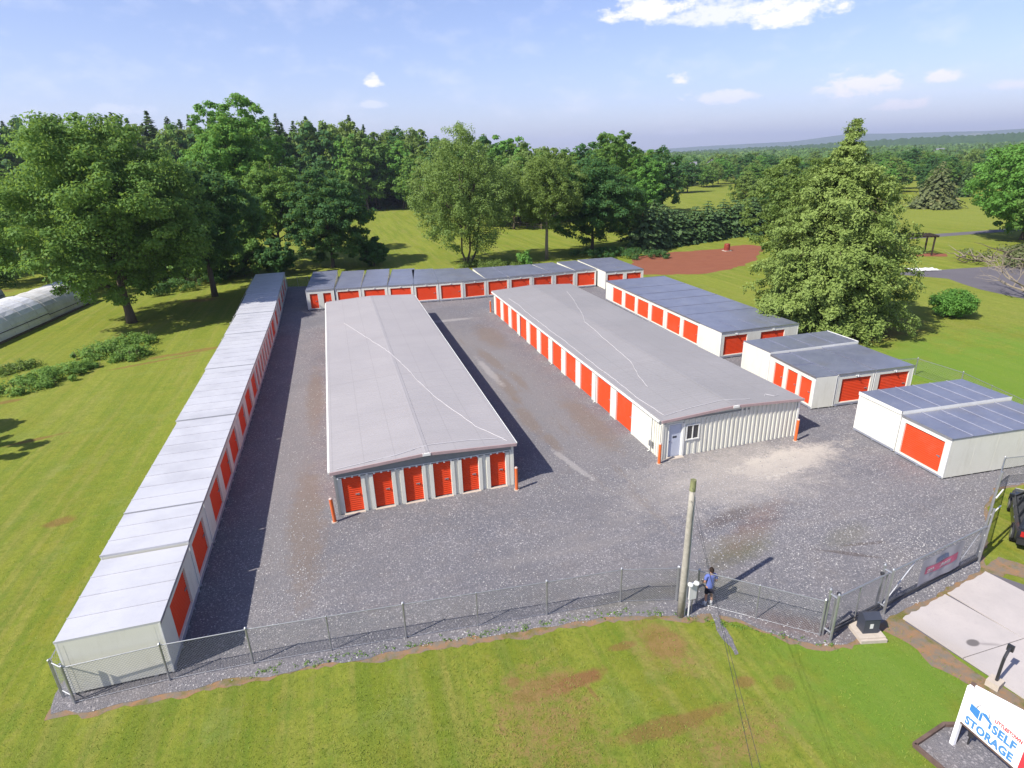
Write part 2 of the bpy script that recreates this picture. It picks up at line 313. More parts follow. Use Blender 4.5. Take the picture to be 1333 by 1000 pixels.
    c = t.mix(t.math('MULTIPLY', t.blob(19.75, 11.15, .24, .15, .0, None, .3), .8), c, (.10,.09,.09)); c = t.mix(t.math('MULTIPLY', t.blob(20.15, 10.95, .4, .08, -.4, n, .8), .45), c, (.2,.18,.18))
    c = t.mix(t.math('MULTIPLY', t.blob(18.7, 11.4, .6, 1.2, .3, n, .9), .3), c, (.40,.34,.28)); t.set('Base Color', c); t.bump(n2, .2, .01); MAT['concrete'] = t.m
    t = NT('asphalt', .9, .15); n = t.noise(.3, 6, .6); c = t.mix(n, (.13,.12,.135), (.19,.175,.19)); t.set('Base Color', c); MAT['asphalt'] = t.m
    t = NT('bark', .95, .05); n = t.noise(3, 6, .7, stretch=(1, 1, .25)); c = t.mix(n, (.09,.07,.05), (.21,.17,.13)); t.set('Base Color', c); MAT['bark'] = t.m
    t = NT('pale_bark', .95, .05); n = t.noise(3, 6, .7, stretch=(1, 1, .25)); c = t.mix(n, (.22,.18,.13), (.36,.31,.25)); t.set('Base Color', c); MAT['pale_bark'] = t.m
    def leaf(name, a, b, d, objvar=.35, trans=.48):
        t = NT(name, .62, .25)
        at = t.N.new('ShaderNodeAttribute'); at.attribute_name = 'tint'; f = at.outputs['Fac']
        c = t.mix(f, a, b); c = t.mix(t.ramp(f, .86, 1), c, d)
        c = t.mix(t.math('MULTIPLY', t.rnd, objvar), c, t.mix(.5, c, tuple(v*.45 for v in a), 'MIX'))
        t.set('Base Color', c)
        tr = t.N.new('ShaderNodeBsdfTranslucent'); t.L.new(t.mix(.5, c, (.32,.42,.06)), tr.inputs[0])
        ms = t.N.new('ShaderNodeMixShader'); ms.inputs[0].default_value = trans
        out = t.N['Material Output']; t.L.new(t.b.outputs[0], ms.inputs[1]); t.L.new(tr.outputs[0], ms.inputs[2]); t.L.new(ms.outputs[0], out.inputs['Surface'])
        MAT[name] = t.m
    leaf('leaf_maple', (0.079,0.174,0.034), (0.192,0.330,0.067), (0.324,0.456,0.120), objvar=.15)
    leaf('leaf_olive', (0.114,0.180,0.038), (0.234,0.324,0.084), (0.360,0.420,0.144), objvar=.15)
    leaf('leaf_dark', (0.036,0.110,0.034), (0.090,0.204,0.060), (0.168,0.312,0.096), objvar=.15)
    leaf('leaf_bright', (0.094,0.234,0.041), (0.180,0.378,0.070), (0.288,0.492,0.120), objvar=.15)
    leaf('leaf_willow', (0.132,0.206,0.050), (0.240,0.342,0.096), (0.372,0.468,0.180), objvar=.15)
    leaf('needle_hero', (0.126,0.192,0.041), (0.270,0.348,0.090), (0.420,0.456,0.168), trans=.3, objvar=0)
    leaf('needle_dark', (0.036,0.084,0.036), (0.082,0.138,0.053), (0.144,0.204,0.078), trans=.25)
    leaf('needle_cedar', (0.050,0.103,0.036), (0.110,0.180,0.058), (0.216,0.252,0.090), trans=.25)
    leaf('needle_brown', (0.084,0.110,0.043), (0.168,0.186,0.072), (0.252,0.228,0.096), trans=.25)
    leaf('leaf_far', (0.060,0.132,0.038), (0.150,0.258,0.072), (0.252,0.336,0.108), objvar=0)
    leaf('leaf_bramble', (0.108,0.216,0.041), (0.216,0.360,0.078), (0.408,0.432,0.168))
    leaf('leaf_grass', (.17,.23,.030), (.27,.31,.050), (.33,.33,.09), objvar=0, trans=.35)
    # hills
    t = NT('wooded_hill', .95, .05); n = t.noise(.006, 8, .7); n2 = t.noise(.03, 6, .8); c = t.mix(n, (.030,.065,.018), (.065,.11,.03)); c = t.mix(t.ramp(t.noise(.0016, 4, .6), .62, .68), c, (.22,.22,.08)); c = t.mix(t.ramp(n2, .4, .7), c, (.02,.05,.015)); t.set('Base Color', c); MAT['wooded_hill'] = t.m
make_materials()

# ------------------------------------------------------------------ mesh helpers
class MB:
    def __init__(s): s.v = []; s.f = []
    def face(s, pts):
        n = len(s.v); s.v += [tuple(p) for p in pts]; s.f.append(tuple(range(n, n+len(pts))))
    def box(s, x0, x1, y0, y1, z0, z1):
        n = len(s.v)
        s.v += [(x0,y0,z0),(x1,y0,z0),(x1,y1,z0),(x0,y1,z0),(x0,y0,z1),(x1,y0,z1),(x1,y1,z1),(x0,y1,z1)]
        s.f += [tuple(n+i for i in q) for q in ((0,3,2,1),(4,5,6,7),(0,1,5,4),(1,2,6,5),(2,3,7,6),(3,0,4,7))]
    def tube(s, pts, r, n=6, caps=True):
        pts = [Vector(p) for p in pts]; rs = r if isinstance(r, (list, tuple)) else [r]*len(pts)
        base = len(s.v); ref = None
        for i, p in enumerate(pts):
            d = (pts[min(i+1, len(pts)-1)] - pts[max(i-1, 0)]).normalized()
            if ref is None: ref = Vector((0, 0, 1)) if abs(d.z) < .9 else Vector((1, 0, 0))
            u = (ref - d*ref.dot(d)).normalized(); w = d.cross(u); ref = u
            for k in range(n):
                a = 2*math.pi*k/n; s.v.append(tuple(p + (u*math.cos(a) + w*math.sin(a))*rs[i]))
        for i in range(len(pts)-1):
            for k in range(n):
                a = base+i*n+k; b = base+i*n+(k+1) % n; s.f.append((a, b, b+n, a+n))
        if caps:
            s.f.append(tuple(base+k for k in range(n))[::-1]); s.f.append(tuple(base+(len(pts)-1)*n+k for k in range(n)))
    def prism(s, poly, z0, z1):
        n = len(s.v); k = len(poly)
        s.v += [(x, y, z0) for x, y in poly] + [(x, y, z1) for x, y in poly]
        s.f.append(tuple(n+i for i in range(k))[::-1]); s.f.append(tuple(n+k+i for i in range(k)))
        for i in range(k): j = (i+1) % k; s.f.append((n+i, n+j, n+k+j, n+k+i))
    def mesh(s, name, mat, smooth=False):
        me = bpy.data.meshes.new(name); me.from_pydata(s.v, [], s.f); me.validate()
        if mat: me.materials.append(MAT[mat])
        if smooth: me.polygons.foreach_set('use_smooth', [True]*len(me.polygons))
        me.update(); return me
    def build(s, name, mat, parent=None, smooth=False):
        return put(name, s.mesh(name, mat, smooth), parent)
def put(name, me, parent=None, loc=None, rotz=None, scale=None):
    o = bpy.data.objects.new(name, me); C.objects.link(o)
    if parent: o.parent = parent
    if loc: o.location = loc
    if rotz is not None: o.rotation_euler = (0, 0, rotz)
    if scale: o.scale = scale
    return o
def thing(name, label, cat, loc=(0, 0, 0), rotz=0, group=None):
    o = bpy.data.objects.new(name, None); C.objects.link(o); o.empty_display_size = .3
    o.location = loc; o.rotation_euler = (0, 0, rotz); return tag(o, label, cat, group)
def tag(o, label, cat, group=None):
    o['label'] = label; o['category'] = cat
    if group: o['group'] = group
    return o
def struct(o): o['kind'] = 'structure'; return o
def stuff(o, label=None, cat=None):
    o['kind'] = 'stuff'
    if label: o['label'] = label
    if cat: o['category'] = cat
    return o
def quads_mesh(name, V, mat, tint=None):
    """V: (n,4,3) array of quads -> mesh with a per-face tint"""
    n = len(V); me = bpy.data.meshes.new(name)
    me.vertices.add(n*4); me.vertices.foreach_set('co', V.reshape(-1).astype(np.float32))
    me.loops.add(n*4); me.loops.foreach_set('vertex_index', np.arange(n*4, dtype=np.int32))
    me.polygons.add(n); me.polygons.foreach_set('loop_start', np.arange(0, n*4, 4, dtype=np.int32))
    try: me.polygons.foreach_set('loop_total', np.full(n, 4, dtype=np.int32))
    except Exception: pass
    if tint is not None:
        a = me.attributes.new('tint', 'FLOAT', 'FACE'); a.data.foreach_set('value', tint.astype(np.float32))
    me.materials.append(MAT[mat]); me.update(calc_edges=True); return me
def unit(v): return v/np.maximum(np.linalg.norm(v, axis=-1, keepdims=True), 1e-9)
def quads_at(P, Nn, size, rng, aspect=.7, up=None):
    """quads centred at P facing Nn, random spin"""
    n = len(P); a = rng.normal(size=(n, 3)) if up is None else np.broadcast_to(up, (n, 3)) + rng.normal(size=(n, 3))*.25
    t = unit(np.cross(Nn, a)); b = np.cross(Nn, t)
    s = (size*rng.uniform(.6, 1.35, n))[:, None]
    t = t*s*.5; b = b*s*.5*aspect
    # pointed rather than square leaf clumps
    return np.stack([P-t, P-b*.9+t*.1, P+t, P+b*1.1-t*.15], axis=1)

# ------------------------------------------------------------------ ground
rnd = random.Random(4)
def ragged(poly, step=.35, amp=.14, seed=1, keep=()):
    r = random.Random(seed); out = []
    for i, (a, b) in enumerate(zip(poly, poly[1:]+poly[:1])):
        L = math.dist(a, b); n = max(1, min(400, int(L/step)))
        dx, dy = (b[0]-a[0])/L, (b[1]-a[1])/L; w = 0
        for k in range(n):
            t = k/n; w = w*.7 + r.uniform(-amp, amp); q = 0 if k == 0 or i in keep else w
            out.append((a[0]+(b[0]-a[0])*t - dy*q, a[1]+(b[1]-a[1])*t + dx*q))
    return out
def sheet(name, poly, z, mat):
    bm = bmesh.new(); vs_ = [bm.verts.new((x, y, z)) for x, y in poly]; bm.faces.new(vs_); bmesh.ops.triangulate(bm, faces=bm.faces[:])
    bmesh.ops.recalc_face_normals(bm, faces=bm.faces[:])
    me = bpy.data.meshes.new(name); bm.to_mesh(me); bm.free(); me.materials.append(MAT[mat])
    if me.polygons[0].normal.z < 0: me.flip_normals()
    return struct(put(name, me))
YARD = [(-10.75,18.05),(-9.6,17.75),(-7,17.75),(-4.6,17.62),(-1.9,17.4),(.7,17.15),(3.4,16.85),(6,16.55),(9,16.15),(10.2,15.75),(11.2,15.35),(12.0,15.3),(12.8,14.7),(13.6,13.6),(14.6,12.75),(15.6,12.5),(17.3,12.9),(18.8,13.15),(21,13.5),(24.0,14.1),(25.3,15.2),(30.6,18.5),(33,18.3),(38.0,17.5),(38.6,24),(38.4,40),(39.3,52),(39.3,66),(40.2,69),(40.4,80.5),(27,82.5),(15,84),(-.5,88),(-4,89),(-11.2,91.5),(-11.1,60)]
def build_ground():
    g = MB(); g.face([(-9000,-2000,0),(16000,-2000,0),(16000,16000,0),(-9000,16000,0)]); struct(g.build('ground', 'grass'))
    fr = [(x*1.0, y) for x, y in YARD]
    cx, cy = 14, 52
    fringe = [(cx+(x-cx)*1.0045, cy+(y-cy)*1.0062) for x, y in fr]
    sheet('dirt_edge', ragged(fringe, .22, .11, 5), .004, 'clay_fringe')
    sheet('dirt_edge', ragged([(17.2,13.0),(24.2,14.1),(25.4,14.4),(26.2,13.0),(25.4,12.6),(24.6,13.5),(18.6,12.75),(18.9,9.6),(19.0,6),(18.3,6),(18.2,9.4),(17.6,11.2)], .3, .12, 8), .007, 'clay_fringe')
    sheet('gravel_yard', ragged(YARD, .3, .09, 2), .012, 'gravel')
    sheet('worn_path', ragged([(12.05,15.5),(12.35,15.5),(12.0,14.2),(11.75,13.3),(11.6,13.3),(11.65,14.3)], .2, .04, 4), .0145, 'gravel')
    sheet('garden_soil', ragged([(40.5,77.5),(48.5,92.0),(58,93.3),(66,93.0),(73,95.0),(74,91),(66,83),(59.5,77),(50,74)], .7, .35, 3), .006, 'ploughed_clay')
    sheet('parking_area', ragged([(72,64.0),(84,62.5),(100,61),(112,60),(104,46),(84,42),(73,46),(73.5,52),(76,58)], 2.5, .15, 3), .006, 'asphalt')
    sheet('far_road', [(98,89.5),(102,87.4),(122,87),(180,86),(180,88.5),(122,90),(104,91)], .006, 'asphalt')
    sheet('drive_bed', [(18.45,12.7),(24.0,13.75),(24.7,12.6),(26.6,-4),(21,-4),(19.1,8.8)], .010, 'asphalt')
    # concrete drive: separate slabs with open joints
    drive = MB(); drive = None
    d = bpy.data.objects.new('driveway', None); C.objects.link(d); struct(d)
    Lx = lambda y: 18.5 + (12.85-y)*.145
    Rx = lambda y: 23.9 + (13.85-y)*.16
    top = lambda x: 12.85 + (x-18.5)*.185
    ys = [None, 10.75, 8.0, 4.5, 0.5, -4]
    jm = .012
    cols = 2
    for r_ in range(5):
        for c_ in range(cols):
            def X(y, t): return Lx(y)+(Rx(y)-Lx(y))*t
            t0, t1 = c_/cols, (c_+1)/cols
            y1 = ys[r_]; y0 = ys[r_+1]
            pts = []
            if y1 is None: p_tl = (X(12.85, t0), top(X(12.85, t0))); p_tr = (X(13.85, t1), top(X(13.85, t1)))
            else: p_tl = (X(y1, t0), y1); p_tr = (X(y1, t1), y1)
            p_bl = (X(y0, t0), y0); p_br = (X(y0, t1), y0)
            poly = [(p_bl[0]+jm, p_bl[1]+jm), (p_br[0]-jm, p_br[1]+jm), (p_tr[0]-jm, p_tr[1]-jm), (p_tl[0]+jm, p_tl[1]-jm)]
            if r_ == 0:   # ragged broken front edge
                tl, tr = poly[3], poly[2]; n = 14; e = []
                q = random.Random(3+c_)
                for k in range(n+1):
                    t = k/n; e.append((tr[0]+(tl[0]-tr[0])*t, tr[1]+(tl[1]-tr[1])*t + (q.uniform(-.045, .045) if 0 < k < n else 0)))
                poly = poly[:2] + e
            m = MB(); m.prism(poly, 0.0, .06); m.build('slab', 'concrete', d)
build_ground()

# ------------------------------------------------------------------ hills and mountains at the horizon
def hill(name, pts, depth, mat, seed, bump=0.0, n=260):
    """rounded ridge following az/dist/height points"""
    r = np.random.default_rng(seed); az = np.linspace(pts[0][0], pts[-1][0], n)
    D = np.interp(az, [p[0] for p in pts], [p[1] for p in pts]); H = np.interp(az, [p[0] for p in pts], [p[2] for p in pts])
    w = np.zeros(n)
    for k in (3, 7, 15, 31, 60, 120): w += np.sin(np.linspace(0, k*2*np.pi, n)+r.uniform(0, 6))*r.uniform(.5, 1)/k**.8
    H = H*(1+.14*w) + r.normal(size=n)*bump
    m = MB(); rows = [(-1, 0), (-.6, .45), (-.3, .8), (0, 1), (.4, .8), (1, 0)]
    for (t, h) in rows:
        for i in range(n):
            d = D[i]+depth*t; a = R(az[i]); m.v.append((d*math.sin(a), d*math.cos(a), H[i]*h-.5 + (r.normal()*bump*h)))
    for j in range(len(rows)-1):
        for i in range(n-1): a = j*n+i; m.f.append((a, a+1, a+n+1, a+n))
    return struct(m.build(name, mat, smooth=True))
hill('wooded_ridge', [(14,2500,2),(24,2600,8),(30,2700,14),(38,2700,24),(44,2600,28),(50,2500,37),(58,2400,40),(75,2400,38),(100,2400,30)], 480, 'wooded_hill', 3, 1.2, 700)
hill('hills', [(20,8800,10),(28,8800,40),(34,8900,75),(40,9000,95),(44,9000,150),(48,8900,130),(53,8800,125),(60,8700,150),(80,8700,170),(110,8700,90)], 900, 'wooded_hill', 12, 0, 260)

# ------------------------------------------------------------------ roller doors and containers
DOORS = {}
def roller_mesh(w, h):
    key = (round(w, 2), round(h, 2))
    if key not in DOORS:
        m = MB(); n = int(h/.11); pts = []
        for i in range(n):
            z0 = i*h/n; z1 = (i+.5)*h/n; z2 = (i+1)*h/n
            pts += [(-.0, z0), (-.014, z0+(h/n)*.2), (-.014, z0+(h/n)*.65), (0, z0+(h/n)*.85)]
        pts.append((0, h)); b = len(m.v)
        for (y, z) in pts: m.v += [(-w/2, y, z), (w/2, y, z)]
        for i in range(len(pts)-1): m.f.append((b+2*i, b+2*i+1, b+2*i+3, b+2*i+2))
        DOORS[key] = m.mesh('roller_door', 'roller_door_red')
        l = MB(); l.box(w/2-.34, w/2-.14, -.05, -.016, h*.47, h*.47+.05); l.box(w/2-.2, w/2-.16, -.07, -.05, h*.47-.03, h*.47+.08)
        DOORS[key+('l',)] = l.mesh('latch', 'galvanised_steel')
    return DOORS[key], DOORS[key+('l',)]
def roller(parent, x, y, z, w, h, rotz=0):
    a, b = roller_mesh(w, h); d = put('roller_door', a, parent, (x, y, z), rotz); put('latch', b, d); return d
RP = {}
def container(label, p0, p1, depth, doors, H=2.35, roof='roof_metal_sun_pale', group=None, seam='width', hood=True, panel=1.17, tilt=0, base=.10, sill=True, doorz=(.28, 1.95), extra=None, wall='cream_wall', seam_mat=None, flash=False):
    """portable steel storage unit. front edge from p0 to p1 (door side faces right-hand of the edge, local -y); depth goes back (+y)."""
    W = math.dist(p0, p1); rz = math.atan2(p1[1]-p0[1], p1[0]-p0[0])
    t = thing('storage_container', label, 'storage container', (p0[0], p0[1], 0), rz, group)
    g = .035                                   # gap to the neighbours
    x0, x1 = g, W-g; T = .11; zt = H-.07
    w = MB()
    w.box(x0, x1, T, depth, base, zt)           # core, set back behind the front frame
    # front frame
    dz0, dz1 = doorz
    if doors:
        w.box(x0, x1, 0, T-.002, dz1, zt-.002)
        w.box(x0, x1, 0.004, T-.002, base, dz0)
        xs = x0
        for (a, b) in doors: 
            if a-xs > .02: w.box(xs, a, 0, T-.002, dz0+.001, dz1-.001)
            xs = b
        if x1-xs > .02: w.box(xs, x1, 0, T-.002, dz0+.001, dz1-.001)
    else:
        w.box(x0, x1, 0, T-.002, base, zt-.002)
    # flat side panels, joints just proud
    n = max(2, int((depth-.3)/1.2))
    for i in range(n):
        y = .2+(depth-.4)*i/(n-1)
        w.box(x0-.003, x0+.004, y-.012, y+.012, base+.1, zt-.1); w.box(x1-.004, x1+.003, y-.012, y+.012, base+.1, zt-.1)
    w.build('wall', wall, t)
    # corner posts and top rail
    for x in (x0-.004, x1-.056):
        for (ya, yb) in ((-.012, .05), (depth-.05, depth+.012)):
            f = MB(); f.box(x, x+.06, ya, yb, base-.02, zt+.004); f.build('corner_post', 'white_trim', t)
    f = MB(); f.box(x0+.058, x1-.058, -.016, .012, zt-.07, zt+.002); f.build('top_rail', 'white_trim', t)
    b = MB(); b.box(x0+.02, x1-.02, -.03, -.001, base-.02, dz0-.06 if doors else base+.10)
    n = max(2, int(W/.9))
    b.build('base_rail', 'base_rail_metal', t)
    b = MB()
    for i in range(n):
        x = .12+(W-.36)*i/(n-1); b.box(x, x+.12, -.06, .35, .012, base-.022)
    n2 = max(2, int(depth/1.2))
    for i in range(n2):
        y = .5+(depth-.8)*i/(n2-1); b.box(x0+.0, x0+.12, y, y+.12, .012, base-.002); b.box(x1-.12, x1, y, y+.12, .012, base-.002)
    b.build('feet', 'galvanised_steel', t)['kind'] = 'stuff'
    # roof panels with raised seams
    alongx = seam == 'width'                    # panels side by side along the front
    span = (W-2*g) if alongx else depth
    k = max(1, round(span/panel)); pw = span/k
    other = depth if alongx else (W-2*g)
    key = (round(pw, 3), round(other, 2), alongx, roof)
    if key not in RP:
        m = MB(); o_ = .03
        m.box(0.004, pw-.004, -o_, other+o_, 0, .05); m.box(-.0, .045, -o_-.004, other+o_+.004, .0, .082)
        if not alongx: m.v = [(y, x, z) for x, y, z in m.v]; m.f = [q[::-1] for q in m.f]
        RP[key] = m.mesh('roof_panel', roof)
    for i in range(k):
        loc = (x0+i*pw, 0, zt) if alongx else (x0, i*pw, zt)
        o = put('roof_panel', RP[key], t, loc)
        if seam_mat and i:
            sm = MB(); sm.box(loc[0]-.02, loc[0]+(W-2*g)+.0, loc[1]+.008, loc[1]+.036, zt+.0825, zt+.092); sm.build('roof_seam', seam_mat, t)
    tr = MB(); tr.box(x0-.03, x1+.03, -.05, -.0345, zt-.03, zt+.086)
    tr.build('roof_edge', 'galvanised_steel', t)
    if flash:
        fl = MB(); fl.box(x1+.031, x1+.036, 0, depth+.02, zt-.16, zt+.088); fl.build('side_flashing', 'white_trim', t)
        fl = MB(); fl.box(x0-.02, x1+.02, -.056, -.051, zt-.12, zt+.09); fl.build('front_flashing', 'white_trim', t)
    for (a, b_) in doors:
        roller(t, (a+b_)/2, T-.012, dz0, b_-a, dz1-dz0)
        if hood:
            h = MB(); cx = (a+b_)/2; h.box(cx-.10, cx+.10, -.07, -.002, dz1+.12, dz1+.2); h.tube([(cx, -.05, dz1+.16), (cx, -.14, dz1+.1)], .03, 6)
            h.build('door_lamp', 'white_plastic', t)
    if extra: extra(t, W, depth)
    return t

# left row (doors face +x): front edge runs from far to near so that local -y points to +x
def lx(y): return -7.22 + .42*min(1, max(0, (y-18.6)/46)) - .25*max(0, (y-64.6)/24)
LG = 'storage units of the long left row'
left_units = [
 (18.60,23.12,[(1.18,3.46)],2.28,'nearest white roofed unit of the left row, behind the fence corner'),
 (23.16,26.30,[(.40,2.60)],2.38,'second unit of the left row from the fence, single red door'),
 (26.34,36.68,[(1.25,3.45),(4.30,6.60),(7.30,9.60)],2.36,'left row unit with three red doors, third from the front fence'),
 (36.72,46.58,[(.75,3.0),(4.0,6.3),(7.4,9.6)],2.37,'left row unit with three red doors, just before the six narrow doors'),
 (46.62,56.5,[(.4,1.3),(2.0,2.9),(3.6,4.5),(5.2,6.1),(6.8,7.7),(8.4,9.3)],2.36,'left row unit with a run of six narrow red doors'),
 (56.54,64.4,[(.5,1.7),(2.4,3.6),(4.3,6.9)],2.35,'sunlit left row unit just beyond the six narrow doors'),
 (64.44,75.6,[(1.0,3.3),(5.0,6.0),(7.6,9.9)],2.37,'second farthest left row unit, its roof partly in tree shade'),
 (75.64,88.7,[(1.0,3.3),(4.6,6.9),(8.4,10.7)],2.36,'farthest unit of the left row, roof wholly in tree shade')]
for y0, y1, ds, H, lab in left_units:
    W = y1-y0
    # local x runs from p0 (near) ... front faces +x: edge direction must be +y, local -y = +x
    container(lab, (lx(y0), y0), (lx(y1), y1), 3.05+.012*(y0-18), ds, H, 'roof_metal_sun_pale', LG, hood=False)

# back row (doors face the camera)
BG = 'storage units of the back row'
fx = [(-.62,73.5),(2.42,73.2),(5.52,72.81),(8.60,72.33),(11.6,72.0),(14.6,71.75),(17.6,71.85),(20.55,71.8),(23.6,71.86),(26.6,72.08),(29.75,72.25),(32.65,72.2)]
fd = [12.2,12.0,11.4,10.4,9.6,8.8,8.2,7.9,7.7,7.5,7.4]
on = ['first','second','third','fourth','fifth','sixth','seventh','eighth','ninth','tenth','eleventh']
container('small unit with two narrow red doors at the left end of the back row', (-3.93,73.6), (-.68,73.42), 13.2, [(.42,1.32),(1.95,2.85)], 2.42, 'roof_galvanised', BG, seam='depth', hood=False, doorz=(.2, 1.95))
for i in range(11):
    a, b = fx[i], fx[i+1]; W = math.dist(a, b)
    container('back row unit, %s to the right of the two narrow doors, one wide red door' % on[i], a, b, fd[i], [(W/2-1.22, W/2+1.22)], 2.35 + (.03 if i % 3 == 1 else 0), 'roof_galvanised', BG, seam='width', panel=3.1, doorz=(.3, 1.97))
container('forward standing unit with blank white side at the right end of the back row', (32.75,69.7), (38.1,69.5), 10.2, [(.35,2.5),(3.0,5.0)], 2.4, 'roof_galvanised', BG, seam='width', panel=2.68, doorz=(.3, 1.97))

# right group 1: doors face -x. front edge runs from far to near (local -y = -x)
G1 = 'storage units of the large right-hand group'
ysl = [64.6,59.75,56.5,53.42,50.28,47.1,44.05]
ord2 = ['farthest','second farthest','third farthest','fourth from the far end','second nearest','nearest']
def g1x(y): return 29.95 + .55*(y-41)/23
for i in range(6):
    a, b = ysl[i], ysl[i+1]; W = a-b
    ds = [(W-2.87, W-.42)]
    container('%s of six right group units with orange doors facing left' % ord2[i], (g1x(a), a), (g1x(b), b), 7.6, ds, 2.35, 'roof_galvanised', G1, seam='width', panel=3.2, hood=False, doorz=(.28, 1.97))
container('end unit of the large right group with two red doors facing the camera', (29.85,40.85), (37.6,40.85), 3.15, [(.38,2.6),(3.95,6.35)], 2.37, 'roof_galvanised', G1, seam='width', panel=1.94, doorz=(.3, 1.95))
# right group 2
G2 = 'storage units of the middle right-hand cluster'
container('rear unit of the middle right cluster, blank cream side and lower roof', (29.75,34.72), (37.65,34.62), 3.15, [], 2.48, 'roof_galvanised', G2, seam='width', panel=1.95, flash=True)
container('locker unit with three narrow orange doors behind the office building', (29.75,34.64), (29.3,29.62), 1.62, [(.62,1.68),(2.1,3.2),(3.55,4.68)], 2.36, 'roof_galvanised', G2, seam='width', panel=2.5, hood=False, doorz=(.25,1.97))
container('unit with wide red door directly right of the three narrow orange doors', (31.0,29.55), (33.9,29.38), 5.0, [(.38,2.66)], 2.37, 'roof_galvanised', G2, seam='width', panel=2.9, doorz=(.28,1.97))
container('unit with wide red door next to the lawn fence, right end of its cluster', (33.93,29.38), (37.1,29.2), 5.2, [(.42,2.8)], 2.37, 'roof_galvanised', G2, seam='width', panel=3.1, doorz=(.28,1.97))
# right group 3, two long units, panels across
G3 = 'pair of long storage units at the right'
container('long unit with blank white end, rear one of the nearest right pair', (29.45,26.3), (29.25,23.12), 7.55, [], 2.56, 'roof_galvanised', G3, seam='depth', panel=1.2, seam_mat='pale_seam', flash=True)
container('nearest right unit, long, one big orange door on its end', (29.2,23.08), (28.98,19.92), 7.5, [(.30,2.80)], 2.40, 'roof_galvanised', G3, seam='depth', panel=1.2, hood=False, doorz=(.24,2.06), extra=None, seam_mat='pale_seam')

# ------------------------------------------------------------------ the two long buildings
def gable_roof(t, W, L, eave, rise, mat, over=.16):
    rf = MB(); h0 = eave
    # two slopes with thickness
    for sx in (0, 1):
        xa, xb = (-over, W/2) if sx == 0 else (W/2, W+over)
        za, zb = (h0-rise*over/(W/2), h0+rise) if sx == 0 else (h0+rise, h0-rise*over/(W/2))
        rf.face([(xa,-over,za+.06),(xb,-over,zb+.06),(xb,L+over,zb+.06),(xa,L+over,za+.06)])
        rf.face([(xa,-over,za),(xa,L+over,za),(xb,L+over,zb),(xb,-over,zb)])
        rf.face([(xa,-over,za),(xb,-over,zb),(xb,-over,zb+.06),(xa,-over,za+.06)])
        rf.face([(xa,L+over,za),(xa,L+over,za+.06),(xb,L+over,zb+.06),(xb,L+over,zb)])
        xe, ze = (xa, za) if sx == 0 else (xb, zb)
        q = [(xe,-over,ze),(xe,-over,ze+.06),(xe,L+over,ze+.06),(xe,L+over,ze)]; rf.face(q if sx else q[::-1])
        n = int(L/.305)
        for i in range(n+1):
            y = -over+.05+(L+2*over-.1)*i/n
            b = len(rf.v)
            rf.v += [(xa,y-.03,za+.0605),(xb,y-.03,zb+.0605),(xb,y+.03,zb+.0605),(xa,y+.03,za+.0605),(xa,y-.014,za+.078),(xb,y-.014,zb+.078),(xb,y+.014,zb+.078),(xa,y+.014,za+.078)]
            rf.f += [tuple(b+i for i in q) for q in ((4,5,6,7),(0,1,5,4),(2,3,7,6),(3,0,4,7),(1,2,6,5))]
    rf.build('roof', mat, t)
    r = MB(); r.face([(W/2-.16,-over-.02,h0+rise+.068),(W/2,-over-.02,h0+rise+.080),(W/2,L+over+.02,h0+rise+.080),(W/2-.16,L+over+.02,h0+rise+.068)]); r.face([(W/2,-over-.02,h0+rise+.080),(W/2+.16,-over-.02,h0+rise+.068),(W/2+.16,L+over+.02,h0+rise+.068),(W/2,L+over+.02,h0+rise+.080)])
    r.build('ridge_cap', mat, t)
    s = rise/(W/2)
    for (xa, xb, up) in ((-over, W/2-.12, 1), (W/2+.12, W+over, -1)):
        za = h0+(xa*s if up > 0 else (W-xa)*s); zb = h0+(xb*s if up > 0 else (W-xb)*s)
        for yy in (-over-.06, L+over+.004):
            f = MB(); b = len(f.v); f.v += [(xa,yy,za-.07),(xb,yy,zb-.07),(xb,yy+.056,zb-.07),(xa,yy+.056,za-.07),(xa,yy,za+.085),(xb,yy,zb+.085),(xb,yy+.056,zb+.085),(xa,yy+.056,za+.085)]
            f.f += [tuple(b+i for i in q) for q in ((0,3,2,1),(4,5,6,7),(0,1,5,4),(1,2,6,5),(2,3,7,6),(3,0,4,7))]
            f.build('rake_trim', 'pink_trim', t)
    c = MB(); c.box(W/2-.2, W/2+.2, -over-.085, -over+.0, h0+rise-.06, h0+rise+.075); c.build('ridge_end_cap', 'white_trim', t)
def rib_strip(m, x0, x1, y, z0, z1f, pitch=.30, out=-1, w=.055, d=.035):
    n = max(1, int((x1-x0)/pitch))
    for i in range(n):
        x = x0+(i+.5)*(x1-x0)/n; m.box(x-w, x+w, min(y, y+out*d), max(y, y+out*d), z0, z1f(x))
